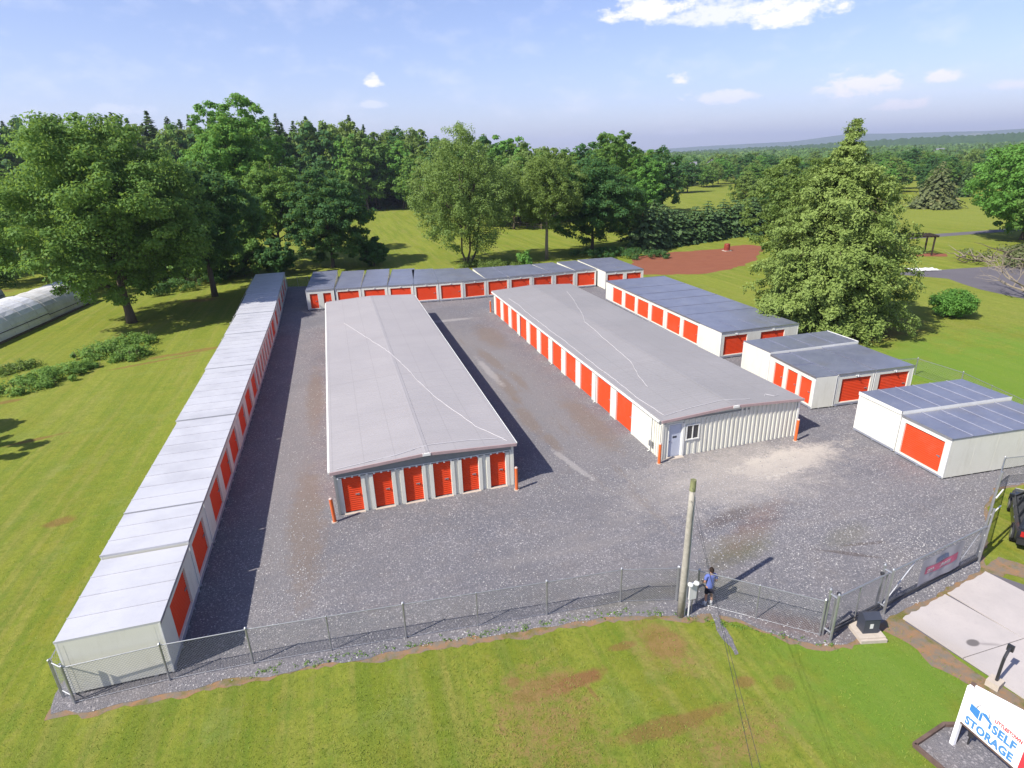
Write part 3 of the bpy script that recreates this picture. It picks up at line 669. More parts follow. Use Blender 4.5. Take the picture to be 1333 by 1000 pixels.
def side_wall(t, sign, X, L, bays, eave, blank):
    """door side of a long building: frame with recessed roller doors; sign -1 faces -x, +1 faces +x"""
    m = MB(); T = .10
    z1 = 2.12
    ys = 0
    a, b = (X, X+T) if sign < 0 else (X-T, X)
    a2, b2 = (X-.012, X+T) if sign < 0 else (X-T, X+.012)
    for (y0, y1) in bays:
        if y0-ys > .02: m.box(a, b, ys, y0, .012, z1)
        ys = y1
    if L-ys > .02: m.box(a, b, ys, L, .012, z1)
    m.box(a2, b2, 0, L, z1+.002, eave-.02)
    m.build('side_wall', 'cream_wall', t)['kind'] = 'stuff'
    for (y0, y1) in bays:
        d = roller(t, (X+T-.02) if sign < 0 else (X-T+.02), (y0+y1)/2, .03, y1-y0, z1-.03, rotz=-math.pi/2 if sign < 0 else math.pi/2)
    tr = MB()
    for (y0, y1) in bays:
        xa, xb = (X-.03, X-.003) if sign < 0 else (X+.003, X+.03)
        tr.box(xa, xb, y0-.09, y0-.0, .012, z1+.0); tr.box(xa, xb, y1+.0, y1+.09, .012, z1); tr.box(xa-.012*(sign < 0), xb+.012*(sign > 0), y0-.09, y1+.09, z1+.003, z1+.09)
    tr.build('door_trim', 'white_trim', t)['kind'] = 'stuff'
def gutter(t, X, L, sign, eave, cuts):
    e = MB(); xs = (X-.26, X-.165) if sign < 0 else (X+.165, X+.26)
    prev = 0
    for c in cuts+[L]:
        g = MB(); g.box(xs[0], xs[1], prev+.02, c-.02, eave-.09, eave-.0); g.build('gutter', 'white_trim', t); prev = c
    for c in cuts:
        g = MB(); xx = X+sign*.06; g.tube([(X+sign*.2, c, eave-.09), (xx, c, eave-.3), (xx, c, .1), (xx+sign*.15, c, .04)], .035, 6); g.build('downspout', 'white_trim', t)

# left building, six doors in the gable end
def building_one():
    X0, Y0, W, L, E, RI = -1.45, 27.0, 9.1, 38.6, 2.44, .25
    t = thing('storage_building', 'long left storage building with light grey roof, six narrow red doors in front', 'building', (X0, Y0, 0))
    s = RI/(W/2); zt = lambda x: E+(x*s if x < W/2 else (W-x)*s)
    doors = [(.33,1.24),(1.84,2.74),(3.36,4.27),(4.85,5.75),(6.33,7.21),(7.84,8.68)]
    w = MB(); w.box(.1, W-.1, .14, L-.1, .012, E-.05); 
    w.build('core_wall', 'cream_wall', t)
    f = MB(); xs = 0
    for (a, b) in doors+[(W, W)]:
        if a-xs > .02:
            f.box(xs, a, .02, .12, .012, 2.0); 
            if a-xs > .4:   # two pilaster ribs either side of a dark groove
                f.box(xs+.015, xs+.19, -.05, .019, .012, 1.99); f.box(a-.2, a-.015, -.05, .019, .012, 1.99); 
        xs = b
    f.build('front_wall', 'cream_wall', t)
    g = MB(); g.face([(0,.02,2.002),(W,.02,2.002),(W,.02,E),(W/2,.02,E+RI),(0,.02,E)]); g.face([(0,.12,2.002),(0,.12,E),(W/2,.12,E+RI),(W,.12,E),(W,.12,2.002)]); g.face([(0,.02,2.002),(0,.12,2.002),(W,.12,2.002),(W,.02,2.002)])
    g.build('gable', 'grey_fascia', t)
    d = MB()   # small scalloped closure bits over the doors
    n = 26
    for i in range(n):
        x = .15+(W-.3)*i/(n-1); d.box(x-.045, x+.045, -.045, .018, 1.995, 2.07)
    d.box(.0, W, -.02, .0185, 2.075, 2.1)
    d.build('closure_strip', 'white_trim', t)['kind'] = 'stuff'
    for (a, b) in doors:
        roller(t, (a+b)/2, .11, .03, b-a, 1.97)
    for (a, b) in doors: st = MB(); st.box(a-.06, b+.06, -.16, .015, .012, .035); st.build('door_threshold', 'pad_concrete', t)
    
    bk = MB(); bk.box(0, W, L-.1, L, .012, E); bk.face([(0,L,E+.001),(W/2,L,E+RI),(W,L,E+.001)]); rib_strip(bk, .1, W-.1, L, .012, lambda x: E-.02, .3, 1); bk.build('back_wall', 'cream_wall', t)
    bays = [(1.6+3.03*i, 3.75+3.03*i) for i in range(12)]
    side_wall(t, -1, 0, L, bays, E, 0); side_wall(t, 1, W, L, bays, E, 0)
    gutter(t, 0, L, -1, E, [9, 18, 27.5]); gutter(t, W, L, 1, E, [9, 18, 27.5])
    gable_roof(t, W, L, E, RI, 'roof_warm_grey')
    c = MB(); c.box(-.02, .09, -.06, .0195, .012, E-.02); c.build('corner_trim', 'grey_fascia', t)
    c = MB(); c.box(W-.09, W+.02, -.06, .0195, .012, E-.02); c.build('corner_trim', 'cream_wall', t)
building_one()
def building_two():
    X0, Y0, W, L, E, RI = 16.38, 26.85, 9.2, 36.9, 2.44, .25
    t = thing('storage_building', 'long right storage building with ribbed cream office end and orange doors down its side', 'building', (X0, Y0, 0))
    w = MB(); w.box(.1, W-.1, .14, L-.1, .012, E-.05); w.build('core_wall', 'cream_wall', t)
    s = RI/(W/2); zt = lambda x: E-.03+(x*s if x < W/2 else (W-x)*s)
    f = MB()
    dx0, dx1 = .42, 1.32; wx0, wx1, wz0, wz1 = 1.58, 2.38, 1.02, 1.86
    f.box(0, dx0, .02, .12, .012, 2.1); f.box(dx1, wx0, .02, .12, .012, 2.1); f.box(wx0, wx1, .02, .12, .012, wz0); f.box(wx0, wx1, .02, .12, wz1, 2.1); f.box(wx1, W, .02, .12, .012, 2.1)
    f.face([(0,.02,2.101),(W,.02,2.101),(W,.02,E),(W/2,.02,E+RI),(0,.02,E)])
    rib_strip(f, 1.34, wx0-.05, .0195, .012, lambda x: 2.2, .15); rib_strip(f, wx0, wx1, .0195, .012, lambda x: wz0-.06, .27); rib_strip(f, wx0, wx1, .0195, wz1+.06, lambda x: 2.24, .27)
    rib_strip(f, wx1+.06, W-.08, .0195, .012, lambda x: min(2.14+.10*(x/W), 2.3) if x < W/2-.4 else (2.2 if x < W/2+.5 else zt(x)-.02), .285, w=.06, d=.045)
    f.box(.12, .26, -.03, .0195, .012, 2.2); f.build('front_wall', 'cream_wall', t)
    g = MB(); g.box(.01, W*.62, -.004, .0192, 2.27, 2.38); g.build('gable_band', 'grey_fascia', t)
    # office door in its frame
    d = MB(); d.box(dx0+.05, dx1-.05, .06, .1, .02, 2.03); dd = d.build('office_door', 'office_door_paint', t)
    k = MB(); k.tube([(dx0+.13, .03, 1.0), (dx0+.13, .06, 1.0)], .03, 8); k.tube([(dx0+.13, .035, 1.0), (dx0+.24, .035, 1.0)], .014, 6); k.build('handle', 'galvanised_steel', dd)
    sg = MB(); sg.box(dx0+.32, dx0+.58, .052, .059, 1.2, 1.32); sg.build('door_notice', 'grey_box_paint', dd)
    fr = MB(); fr.box(dx0, dx0+.048, -.01, .1, .012, 2.08); fr.box(dx1-.048, dx1, -.01, .1, .012, 2.08); fr.box(dx0, dx1, -.012, .098, 2.081, 2.13); fr.box(dx1+.002, dx1+.13, -.05, .018, .012, 2.09); fr.build('door_frame', 'white_trim', t)
    wn = MB()
    wn.box(wx0-.05, wx1+.05, -.05, .0, wz1, wz1+.06); wn.box(wx0-.05, wx1+.05, -.06, .0, wz0-.06, wz0); wn.box(wx0-.05, wx0+.03, -.045, .0, wz0+.001, wz1-.001); wn.box(wx1-.03, wx1+.05, -.045, .0, wz0+.001, wz1-.001); wn.box((wx0+wx1)/2-.025, (wx0+wx1)/2+.025, -.04, .0, wz0+.001, wz1-.001)
    wo = wn.build('window', 'white_trim', t)
    for a, b in ((wx0+.035, (wx0+wx1)/2-.03), ((wx0+wx1)/2+.03, wx1-.035)):
        p = MB(); p.box(a, b, .01, .03, wz0+.005, wz1-.005); p.build('pane', 'window_glass', wo)
    bays = [(3.58+3.04*i, 5.80+3.02*i) for i in range(11)]
    side_wall(t, -1, 0, L, bays, E, 0); side_wall(t, 1, W, L, bays, E, 0)
    rb = MB()
    for i in range(4): y = .12+.24*i; rb.box(-.045, -.0125, y-.05, y+.05, .012, 2.2)
    rb.build('wall_ribs', 'cream_wall', t)
    bk = MB(); bk.box(0, W, L-.1, L, .012, E); bk.face([(0,L,E+.001),(W/2,L,E+RI),(W,L,E+.001)]); rib_strip(bk, .1, W-.1, L, .012, lambda x: E-.02, .3, 1); bk.build('back_wall', 'cream_wall', t)
    gutter(t, 0, L, -1, E, [1.1, 9.0, 17.8, 26.9]); gutter(t, W, L, 1, E, [1.1, 9.0, 17.8, 26.9])
    gable_roof(t, W, L, E, RI, 'roof_cool_grey')
    c = MB(); c.box(-.03, .10, -.06, .0195, .012, E-.04); c.build('corner_trim', 'cream_wall', t)
    c = MB(); c.box(W-.10, W+.03, -.06, .0195, .012, E-.04); c.build('corner_trim', 'white_trim', t)
    sb = MB(); sb.box(.36, 1.38, -.30, .0, .012, .05); sb.build('door_step', 'pad_concrete', t)
    m = tag(MB_box('electric_meter', (-.2, .85, .5), (.10, .24, .34), 'galvanised_steel', (X0, Y0, 0)), 'small grey meter box low on the side wall near the office corner', 'meter box')
def MB_box(name, p, s, mat, off=(0, 0, 0)):
    m = MB(); m.box(-s[0]/2, s[0]/2, -s[1]/2, s[1]/2, 0, s[2]); m.tube([(0,0,0),(0,0,-p[2]+.02)], .018, 6)
    return put(name, m.mesh(name, mat), None, (p[0]+off[0], p[1]+off[1], p[2]+off[2]))
building_two()
def cable(pts, label, zf):
    P = []
    for i in range(len(pts)-1):
        a, b = pts[i], pts[i+1]; n = max(2, int(math.dist(a, b)/.5))
        for k in range(n): P.append((a[0]+(b[0]-a[0])*k/n, a[1]+(b[1]-a[1])*k/n))
    P.append(pts[-1]); r = random.Random(len(pts)); w = 0; Q = []
    for x, y in P:
        w = w*.85+r.uniform(-.05, .05); x += w; Q.append((x, y, zf(x)+.095))
    m = MB(); m.tube(Q, .013, 5); return tag(m.build('roof_cable', 'white_cable'), label, 'cable')
z1 = lambda x: 2.44+.25*(1-abs(x-3.1)/4.55); z2 = lambda x: 2.44+.25*(1-min(1, abs(x-20.98)/4.6))
cable([(0,55.5),(1.8,49.4),(3.5,42.3),(4.3,37.5),(4.95,33.9),(6.2,29.4),(7.45,27.2)], 'pale cable snaking down the left building roof to its right front corner', z1)
cable([(7.35,27.55),(5.4,27.75),(3.4,27.7),(1.5,27.25),(-1.3,27.05)], 'pale cable lying across the front edge of the left building roof', z1)
cable([(16.9,59.3),(17.05,56),(16.75,48.7),(16.8,41.2),(16.6,36),(16.55,29.8),(16.65,27.3)], 'pale cable along the left eave of the right building roof', z2)
cable([(23.6,59.7),(22.6,54.8),(20.3,46.9),(19.7,41),(19.1,36.1),(18.3,33.5),(17.9,31.4)], 'pale cable wandering diagonally down the middle of the right building roof', z2)
cable([(16.7,27.2),(18.6,27.5),(20.6,27.6),(22.4,27.3)], 'pale cable along the front edge of the right building roof', z2)
cable([(23.6,27.5),(23.9,27.8),(24.3,27.4),(24.6,27.5)], 'short curl of white cable near the right front corner of the right roof', z2)

# ------------------------------------------------------------------ bollards
def bollard(x, y, h, label, tilt=0):
    t = thing('bollard', label, 'bollard', (x, y, 0), 0, 'orange steel bollards at the building corners')
    m = MB(); m.tube([(0,0,0),(tilt*h,0,h)], .085, 12); m.build('post', 'bollard_orange', t, False)
    m = MB(); m.tube([(tilt*h,0,h+.001),(tilt*h,0,h+.04),(tilt*h,0,h+.06)], [.084,.07,.03], 12); m.build('cap', 'bollard_cap', t)
    m = MB(); m.tube([(0,0,.013),(0,0,.05)], .15, 12); m.build('footing', 'pad_concrete', t)
bollard(-1.68, 26.42, 1.32, 'orange bollard at the left front corner of the left building', -.03)
bollard(7.62, 26.37, 1.32, 'orange bollard at the right front corner of the left building')
bollard(16.05, 26.4, 1.25, 'orange bollard beside the office door corner')
bollard(25.1, 26.2, 1.4, 'orange bollard at the far right corner of the ribbed office wall')
bollard(16.1, 64.2, 1.3, 'orange bollard at the back left corner of the right building')

# ------------------------------------------------------------------ fences
def wire_panel(m, a, b, h, z0=.04, sp=.075, r=.0036):
    a = Vector((*a, 0)); b = Vector((*b, 0)); L = (b-a).length; d = (b-a)/L; nrm = Vector((-d.y, d.x, 0)); dg = sp*math.sqrt(2)
    for sgn in (1, -1):
        k = -int((h)/dg)-1 if sgn > 0 else 0
        while True:
            s0 = k*dg; k += 1
            if s0 > L+(h if sgn < 0 else 0): break
            # point (s,z): s = s0 + sgn*z
            t0, t1 = 0, h
            if sgn > 0:
                t0 = max(t0, -s0); t1 = min(t1, L-s0)
            else:
                t1 = min(t1, s0); t0 = max(t0, s0-L)
            if t1-t0 < .03: continue
            P = a+d*(s0+sgn*t0); Q = a+d*(s0+sgn*t1); P.z = z0+t0; Q.z = z0+t1
            off = nrm*(r*sgn); P += off; Q += off
            u = Vector((d.x, d.y, 0))*r*1.4; v = nrm*r*1.2; n = len(m.v)
            for X in (P, Q): m.v += [tuple(X-u), tuple(X+u), tuple(X+v)]
            m.f += [(n, n+1, n+4, n+3), (n+1, n+2, n+5, n+4), (n+2, n, n+3, n+5)]
def fence(label, pts, h=1.55, spacing=2.72, ends=(True, True), corner=True, group=None, mesh_sp=.075):
    t = thing('chain_link_fence', label, 'fence', (pts[0][0], pts[0][1], 0), 0, group)
    o = Vector((pts[0][0], pts[0][1], 0)); P = [(x-o.x, y-o.y) for x, y in pts]
    w = MB(); pm = None
    for i in range(len(P)-1):
        a, b = P[i], P[i+1]; L = math.dist(a, b); n = max(1, round(L/spacing))
        r = MB(); r.tube([(a[0], a[1], h), (b[0], b[1], h)], .019, 7); r.build('top_rail', 'galvanised_steel', t)
        r = MB(); r.tube([(a[0], a[1], .07), (b[0], b[1], .07)], .006, 4); r.build('tension_wire', 'galvanised_steel', t)
        wire_panel(w, a, b, h-.05, sp=mesh_sp)
        for k in range(n+1):
            if k == n and i < len(P)-2: continue
            x, y = a[0]+(b[0]-a[0])*k/n, a[1]+(b[1]-a[1])*k/n
            big = (k == 0 and i == 0) or (k == n) or (k == 0)
            q = MB(); q.tube([(0,0,0),(0,0,h+(.08 if big else .0))],   .036 if big else .022, 8); q.tube([(0,0,h+(.08 if big else .03)),(0,0,h+(.12 if big else .05))], [.05 if big else .03, .01], 8)
            put('post', q.mesh('post', 'galvanised_steel'), t, (x, y, 0))
    w.build('wire_mesh', 'fence_wire', t)
    return t
fence('long chain link fence along the front lawn, left of the utility pole', [(-10.12,18.28),(-7.3,18.34),(-4.6,18.2),(.72,17.72),(6.03,17.2),(9.0,16.95),(11.1,16.35)], group='chain link fences round the yard')
fence('chain link fence bay running from the utility pole to the sliding gate post', [(11.12,16.32),(11.75,15.95),(15.0,13.12)], spacing=2.4, group='chain link fences round the yard')
fence('chain link fence down the outer left side behind the long left row', [(-10.62,18.7),(-10.75,40),(-11.0,64),(-11.6,90.5)], spacing=3.0, group='chain link fences round the yard', mesh_sp=.12)
def fence_corner():
    t = thing('fence_end_panel', 'short narrow fence panel closing the left corner between two posts', 'fence', (-10.12,18.28,0))
    for k, (x, y) in enumerate(((-.06,.08), (-.46,.42))):
        q = MB(); q.tube([(x,y,0),(x,y,1.66)], .04, 8); q.build('post', 'galvanised_steel', t)
    q = MB(); q.tube([(-.06,.08,1.5),(-.46,.42,1.5)], .024, 6); q.tube([(-.06,.08,.3),(-.46,.42,.3)], .02, 6); q.build('rail', 'galvanised_steel', t)
    w = MB(); wire_panel(w, (-.06,.08), (-.46,.42), 1.45); w.build('wire_mesh', 'fence_wire', t)
fence_corner()
fence('chain link fence running back from the tall gate post at the right', [(24.6,14.75),(31.1,18.66),(36.5,17.9)], spacing=2.5, group='chain link fences round the yard')
fence('short chain link fence closing the gap behind the left row', [(-7.0,89.2),(-4.1,88.0)], spacing=1.5, group='chain link fences round the yard', mesh_sp=.15)
fence('low chain link fence on the lawn edge beside the middle right units', [(37.9,33.2),(41.3,32.4),(41.5,29.0),(40.2,24.0)], h=1.3, spacing=3, group='chain link fences round the yard', mesh_sp=.12)

# sliding gate
def gate():
    A = Vector((15.16, 12.97, 0)); B = Vector((18.02, 13.42, 0)); D = Vector((24.4, 14.5, 0))
    t = thing('sliding_gate', 'sliding chain link gate of grey pipe across the drive entrance', 'gate', A)
    u = (D-A).normalized(); L = (D-A).length
    def P(s, z, off=0): 
        v = u*s; return (v.x-u.y*off, v.y+u.x*off, z)
    f = MB(); f.tube([P(.1,1.72), P(L-.12,1.72)], .034, 8); f.build('top_rail', 'galvanised_steel', t)
    f = MB(); f.tube([P(.1,.16), P(L-.12,.16)], .05, 8); f.tube([P(.1,.34), P(3.0,.34)], .03, 8); f.build('bottom_rail', 'black_metal', t)
    for s in (.1, 1.45, 2.93, L-.12):
        f = MB(); f.tube([P(s,.16), P(s,1.72)], .026, 7); f.build('upright', 'galvanised_steel', t)
    f = MB(); f.tube([P(3.0,.22), P(4.55,1.66)], .024, 7); f.build('brace', 'galvanised_steel', t)
    f = MB(); f.tube([P(7.6,.22), P(8.9,1.66)], .012, 6); f.build('brace', 'galvanised_steel', t)
    w = MB(); a = P(.1,0); b = P(L-.12,0); wire_panel(w, a[:2], b[:2], 1.5, z0=.2, sp=.07); w.build('wire_mesh', 'fence_wire', t)
    g = MB()
    for s in (.35, 2.7): g.tube([P(s,1.72,.07), P(s,1.80,.07)], .07, 10)
    g.build('roller', 'black_metal', t)
    # double posts that carry it
    for p, nm in ((A, 'twin galvanised gate posts at the left end of the sliding gate'), (B, 'twin galvanised gate posts in the middle beside the operator box')):
        q = thing('gate_post_pair', nm, 'gate post', p)
        for off in (-.16, .16):
            m = MB(); m.tube([(-u.y*off, u.x*off, 0), (-u.y*off, u.x*off, 2.0)], .05, 10); m.tube([(-u.y*off, u.x*off, 2.0), (-u.y*off, u.x*off, 2.04), (-u.y*off, u.x*off, 2.09)], [.06,.05,.02], 10); m.build('post', 'galvanised_steel', q)
        m = MB()
        for z in (.35, 1.86): m.tube([(u.y*.18, -u.x*.18, z), (-u.y*.18, u.x*.18, z)], .04, 8)
        m.build('bracket', 'galvanised_steel', q)
    # tall end posts with guide arms
    q = thing('tall_gate_post', 'tall pair of pipes with guide arms at the right end of the gate', 'gate post', (24.42, 14.55, 0))
    for off in (-.14, .14):
        m = MB(); m.tube([(-u.y*off*.3+off, u.x*off, 0), (-u.y*off*.3+off, u.x*off, 4.1 if off > 0 else 2.6)], .045, 10); m.build('post', 'galvanised_steel', q)
    for z, l in ((.5,.3), (1.3,.35), (2.3,.75), (3.1,.6)):
        m = MB(); m.tube([(-.16, -.1, z), (l, .2, z+.06)], .026, 8); m.build('guide_arm', 'white_trim', q)
    # hanging banner
    bt = thing('banner', 'faded vinyl banner with pink lettering tied to the sliding gate', 'banner', A)
    s0, s1, z0, z1_ = 5.0, 7.75, .34, 1.58
    def bp(s, z, off=-.05): return P(s, z, off+.02*math.sin(s*2.3+z*3)+.012*math.sin(s*6))
    m = MB(); n = 20
    for i in range(n+1):
        for j in range(5): m.v.append(bp(s0+(s1-s0)*i/n, z0+(z1_-z0)*j/4))
    for i in range(n):
        for j in range(4): a_ = i*5+j; m.f.append((a_, a_+5, a_+6, a_+1))
    m.build('vinyl_sheet', 'banner_vinyl', bt)
    ang = math.atan2(u.y, u.x)
    txt = text_mesh('SELF STORAGE', .33, 'banner_vinyl', .006, bold=.006)
    back = MB()
    for i in range(10):
        a_, b_ = s0+.35+(2.1)*i/10, s0+.35+2.1*(i+1)/10
        back.face([bp(a_, .78, -.062), bp(b_, .78, -.062), bp(b_, 1.13, -.062), bp(a_, 1.13, -.062)])
    back.build('lettering_band', 'banner_pink', bt)
    o = put('lettering', txt, bt, P(s0+.42, .86, -.078), 0, (.66, .66, .66)); o.rotation_euler = (R(90), 0, ang)
    lg = MB(); q0 = lambda s, z: bp(s, z, -.066)
    lg.face([q0(s0+.95,1.2), q0(s0+1.35,1.2), q0(s0+1.35,1.42), q0(s0+.95,1.42)]); lg.face([q0(s0+.85,1.2), q0(s0+.93,1.2), q0(s0+.93,1.46), q0(s0+.85,1.36)]); lg.face([q0(s0+1.4,1.2), q0(s0+1.75,1.2), q0(s0+1.7,1.36), q0(s0+1.4,1.42)])
    lg.build('logo', 'banner_blue', bt)
    # flat leaning pipe strap at the left of the banner
def text_mesh(s, size, mat, ext=.004, bold=0.0, font=None):
    c = bpy.data.curves.new('lettering', 'FONT'); c.body = s; c.size = size; c.extrude = ext; c.offset = bold; c.space_character = 1.05+bold*2
    o = bpy.data.objects.new('tmp', c); C.objects.link(o); dg = bpy.context.evaluated_depsgraph_get(); me = bpy.data.meshes.new_from_object(o.evaluated_get(dg))
    bpy.data.objects.remove(o); bpy.data.curves.remove(c); me.materials.clear(); me.materials.append(MAT[mat]); me.name = 'lettering'; return me
gate()

# ------------------------------------------------------------------ gate operator, keypad, sign
def operator():
    t = thing('concrete_pad', 'pale concrete pad under the dark gate operator box', 'concrete pad', (16.72, 12.72, 0), R(-14))
    m = MB(); m.box(-.52, .42, -.42, .42, 0, .16); m.build('pad', 'pad_concrete', t)
    m = MB(); m.box(-.52, .42, -.52, -.425, 0, .13); m.build('pad_edge', 'pad_concrete', t)
    o = thing('gate_operator', 'dark gate operator box with pitched lid on a pale concrete pad', 'gate motor', (16.70, 12.72, .16), R(-14))
    w, d, h = .56, .40, .62
    m = MB(); m.box(-w/2, w/2, -d/2, d/2, 0, h); m.build('housing', 'grey_box_paint', o)
    m = MB(); e = .03
    m.face([(-w/2-e,-d/2-e,h+.002),(w/2+e,-d/2-e,h+.002),(w/2+e,0,h+.17),(-w/2-e,0,h+.17)]); m.face([(-w/2-e,0,h+.17),(w/2+e,0,h+.17),(w/2+e,d/2+e,h+.002),(-w/2-e,d/2+e,h+.002)])
    m.face([(-w/2-e,d/2+e,h+.002),(-w/2-e,-d/2-e,h+.002),(-w/2-e,0,h+.17)]); m.face([(w/2+e,-d/2-e,h+.002),(w/2+e,d/2+e,h+.002),(w/2+e,0,h+.17)]); m.face([(-w/2-e,-d/2-e,h+.0015),(-w/2-e,d/2+e,h+.0015),(w/2+e,d/2+e,h+.0015),(w/2+e,-d/2-e,h+.0015)])
    m.build('lid', 'grey_box_paint', o)
    m = MB(); m.box(-.07, .05, -d/2-.008, -d/2-.001, .22, .42); m.build('notice', 'white_plastic', o)
    m = MB(); m.box(w/2+.001, w/2+.012, -.13, .15, .05, .34); m.build('reflector', 'red_reflector', o)
    t = thing('keypad_pedestal', 'dark gooseneck keypad post on a small concrete block at the drive edge', 'keypad post', (18.72, 9.62, 0), R(15))
    m = MB(); m.box(-.22, .2, -.16, .2, 0, .24); m.build('block', 'pad_concrete', t)
    m = MB(); m.tube([(0,0,.24),(.0,0,.95),(.03,0,1.18),(.14,0,1.34),(.30,0,1.42)], .045, 8); m.build('gooseneck', 'black_metal', t)
    m = MB(); m.box(.28, .37, -.09, .09, 1.30, 1.52); m.build('keypad', 'black_metal', t)
operator()
def sign():
    # board stands along y, its face turned to -x (towards the sun and the camera)
    t = thing('business_sign', 'big white roadside sign reading LITTLESTOWN SELF STORAGE with blue padlock-box logo', 'sign', (15.55, 8.5, 0), R(-90))
    # local x runs along the board (world -y), local -y faces world -x
    W, z0, z1_ = 2.75, .98, 2.2
    m = MB(); m.box(.05, W, -.04, .04, z0, z1_); m.build('board', 'sign_white', t)
    for x in (.0, W):
        m = MB(); m.box(x-.055, x+.05, -.06, .06, 0, z1_+.04); m.build('post', 'sign_white', t)
    m = MB(); m.box(.05, W, -.06, .06, z0-.05, z0-.002); m.build('bottom_rail', 'timber_edge', t)
    m = MB(); m.box(1.58, W-.06, -.046, -.0405, z0, z1_); m.build('red_panel', 'sign_red', t)
    def put_text(s, size, mat, x, z, sx=1, bold=.0, off=-.05):
        o = put('lettering', text_mesh(s, size, mat, .003, bold), t, (x, off, z), 0, (sx, 1, 1)); o.rotation_euler = (R(90), 0, 0); return o
    put_text('LITTLESTOWN', .16, 'sign_red', .80, 1.82, .63, .007)
    put_text('SELF', .37, 'sign_blue_text', .80, 1.46, .80, .018)
    put_text('STORAGE', .37, 'sign_blue_text', .14, 1.07, .74, .018)
    g = MB()   # box building of the logo
    y = -.047
    g.face([(.16,y,1.56),(.42,y,1.46),(.42,y,1.78),(.16,y,1.80)]); g.face([(.435,y,1.46),(.50,y,1.50),(.50,y,1.72),(.435,y,1.78)]); g.face([(.44,y,1.79),(.50,y,1.73),(.76,y,1.62),(.76,y,1.70),(.58,y,1.84)]); g.face([(.70,y,1.47),(.76,y,1.47),(.76,y,1.615),(.70,y,1.64)])
    g.build('logo_box', 'sign_blue', t)
    s = MB(); s.tube([(.30+.17*1.0-.17*math.cos(a)+.02, -.046, 1.80+.20*math.sin(a)) for a in [math.pi*k/14 for k in range(15)]]+[(.66,-.046,1.78)], .016, 5); s.build('logo_shackle', 'sign_grey', t)
    # second face behind, splayed
    t2 = thing('sign_back_face', 'second white board of the roadside sign splayed behind the first', 'sign', (15.72, 8.55, 0), R(-68))
    m = MB(); m.box(.05, W, -.04, .04, z0, z1_); m.build('board', 'sign_white', t2)
    for x in (.0, W): m = MB(); m.box(x-.055, x+.05, -.06, .06, 0, z1_+.04); m.build('post', 'timber_edge', t2)
    # planted bed with timber border
    b = thing('sign_bed_border', 'dark timber edging round the stony bed under the big sign', 'border', (0, 0, 0))
    poly = [(14.42,8.78),(15.85,9.02),(18.4,8.2),(18.4,2.6),(15.2,2.6)]
    sheet('sign_bed', ragged(poly, .3, .02, 3), .011, 'gravel')
    for a, c in zip(poly, poly[1:]+poly[:1]):
        m = MB(); L = math.dist(a, c); d = ((c[0]-a[0])/L, (c[1]-a[1])/L); n = (-d[1]*.05, d[0]*.05)
        m.prism([(a[0]-n[0], a[1]-n[1]), (c[0]-n[0], c[1]-n[1]), (c[0]+n[0], c[1]+n[1]), (a[0]+n[0], a[1]+n[1])], 0, .12); m.build('timber', 'timber_edge', b)
    l = thing('floodlight', 'small black floodlight on a stake behind the sign post', 'light', (15.95, 8.35, 0), R(30))
    m = MB(); m.tube([(0,0,0),(0,0,.4)], .025, 8); m.build('stake', 'black_metal', l); m = MB(); m.box(-.13, .13, -.07, .07, .4, .6); m.build('head', 'black_metal', l)
sign()

# ------------------------------------------------------------------ utility pole
def pole():
    t = thing('utility_pole', 'weathered grey wooden utility pole with mossy top standing at the lawn edge', 'utility pole', (10.82, 15.57, 0))
    m = MB(); rr = random.Random(2); P = [(0,0,-.02),(.01,0,1.5),(.02,.0,3),(.03,.01,4.5),(.05,.02,5.45)]; m.tube(P, [.130,.124,.116,.108,.102], 14); m.build('shaft', 'weathered_pole_wood', t, True)
    m = MB(); m.tube([(.05,.02,5.451),(.055,.02,5.88)], [.107,.102], 14); m.build('top', 'moss', t)
    m = MB(); m.tube([(.14,-.05,.0),(.15,-.04,2.0),(.15,-.02,5.2)], .022, 8); m.build('conduit', 'white_plastic', t)
    q = thing('electric_service_box', 'white service box with conduit and two round fittings beside the utility pole', 'service box', (11.18, 15.52, 0))
    m = MB(); m.box(-.13, .17, -.08, .10, .78, 1.42); m.build('box', 'white_plastic', q)
    m = MB(); m.tube([(-.07,-.03,0),(-.07,-.03,.78)], .03, 8); m.build('riser', 'white_plastic', q)
    m = MB(); m.tube([(.1,.05,0),(.1,.05,.78)], .024, 8); m.build('support', 'galvanised_steel', q)
    for dx in (-.16, .1):
        m = MB(); m.tube([(dx,-.04,1.46),(dx,-.1,1.52),(dx,-.16,1.56)], [.05,.10,.085], 10); m.tube([(0,0,1.42),(dx,-.04,1.47)], .02, 6); m.build('lamp_head', 'white_plastic', q)
    q = thing('overhead_wires', 'two dark service wires running from the pole over the lawn', 'wire', (10.85, 15.6, 0))
    for k, (dx, z0, z1_) in enumerate(((0, 5.62, 7.0), (.12, 5.1, 6.6))):
        a = Vector((0,0,z0)); b = Vector((-13.2+dx*8, -27.0, z1_)); pts = []
        for i in range(40):
            s = i/39; p = a.lerp(b, s); p.z -= .75*4*s*(1-s)*.9; pts.append(tuple(p))
        m = MB(); m.tube(pts, .006, 5); m.build('wire', 'black_metal', q)
pole()

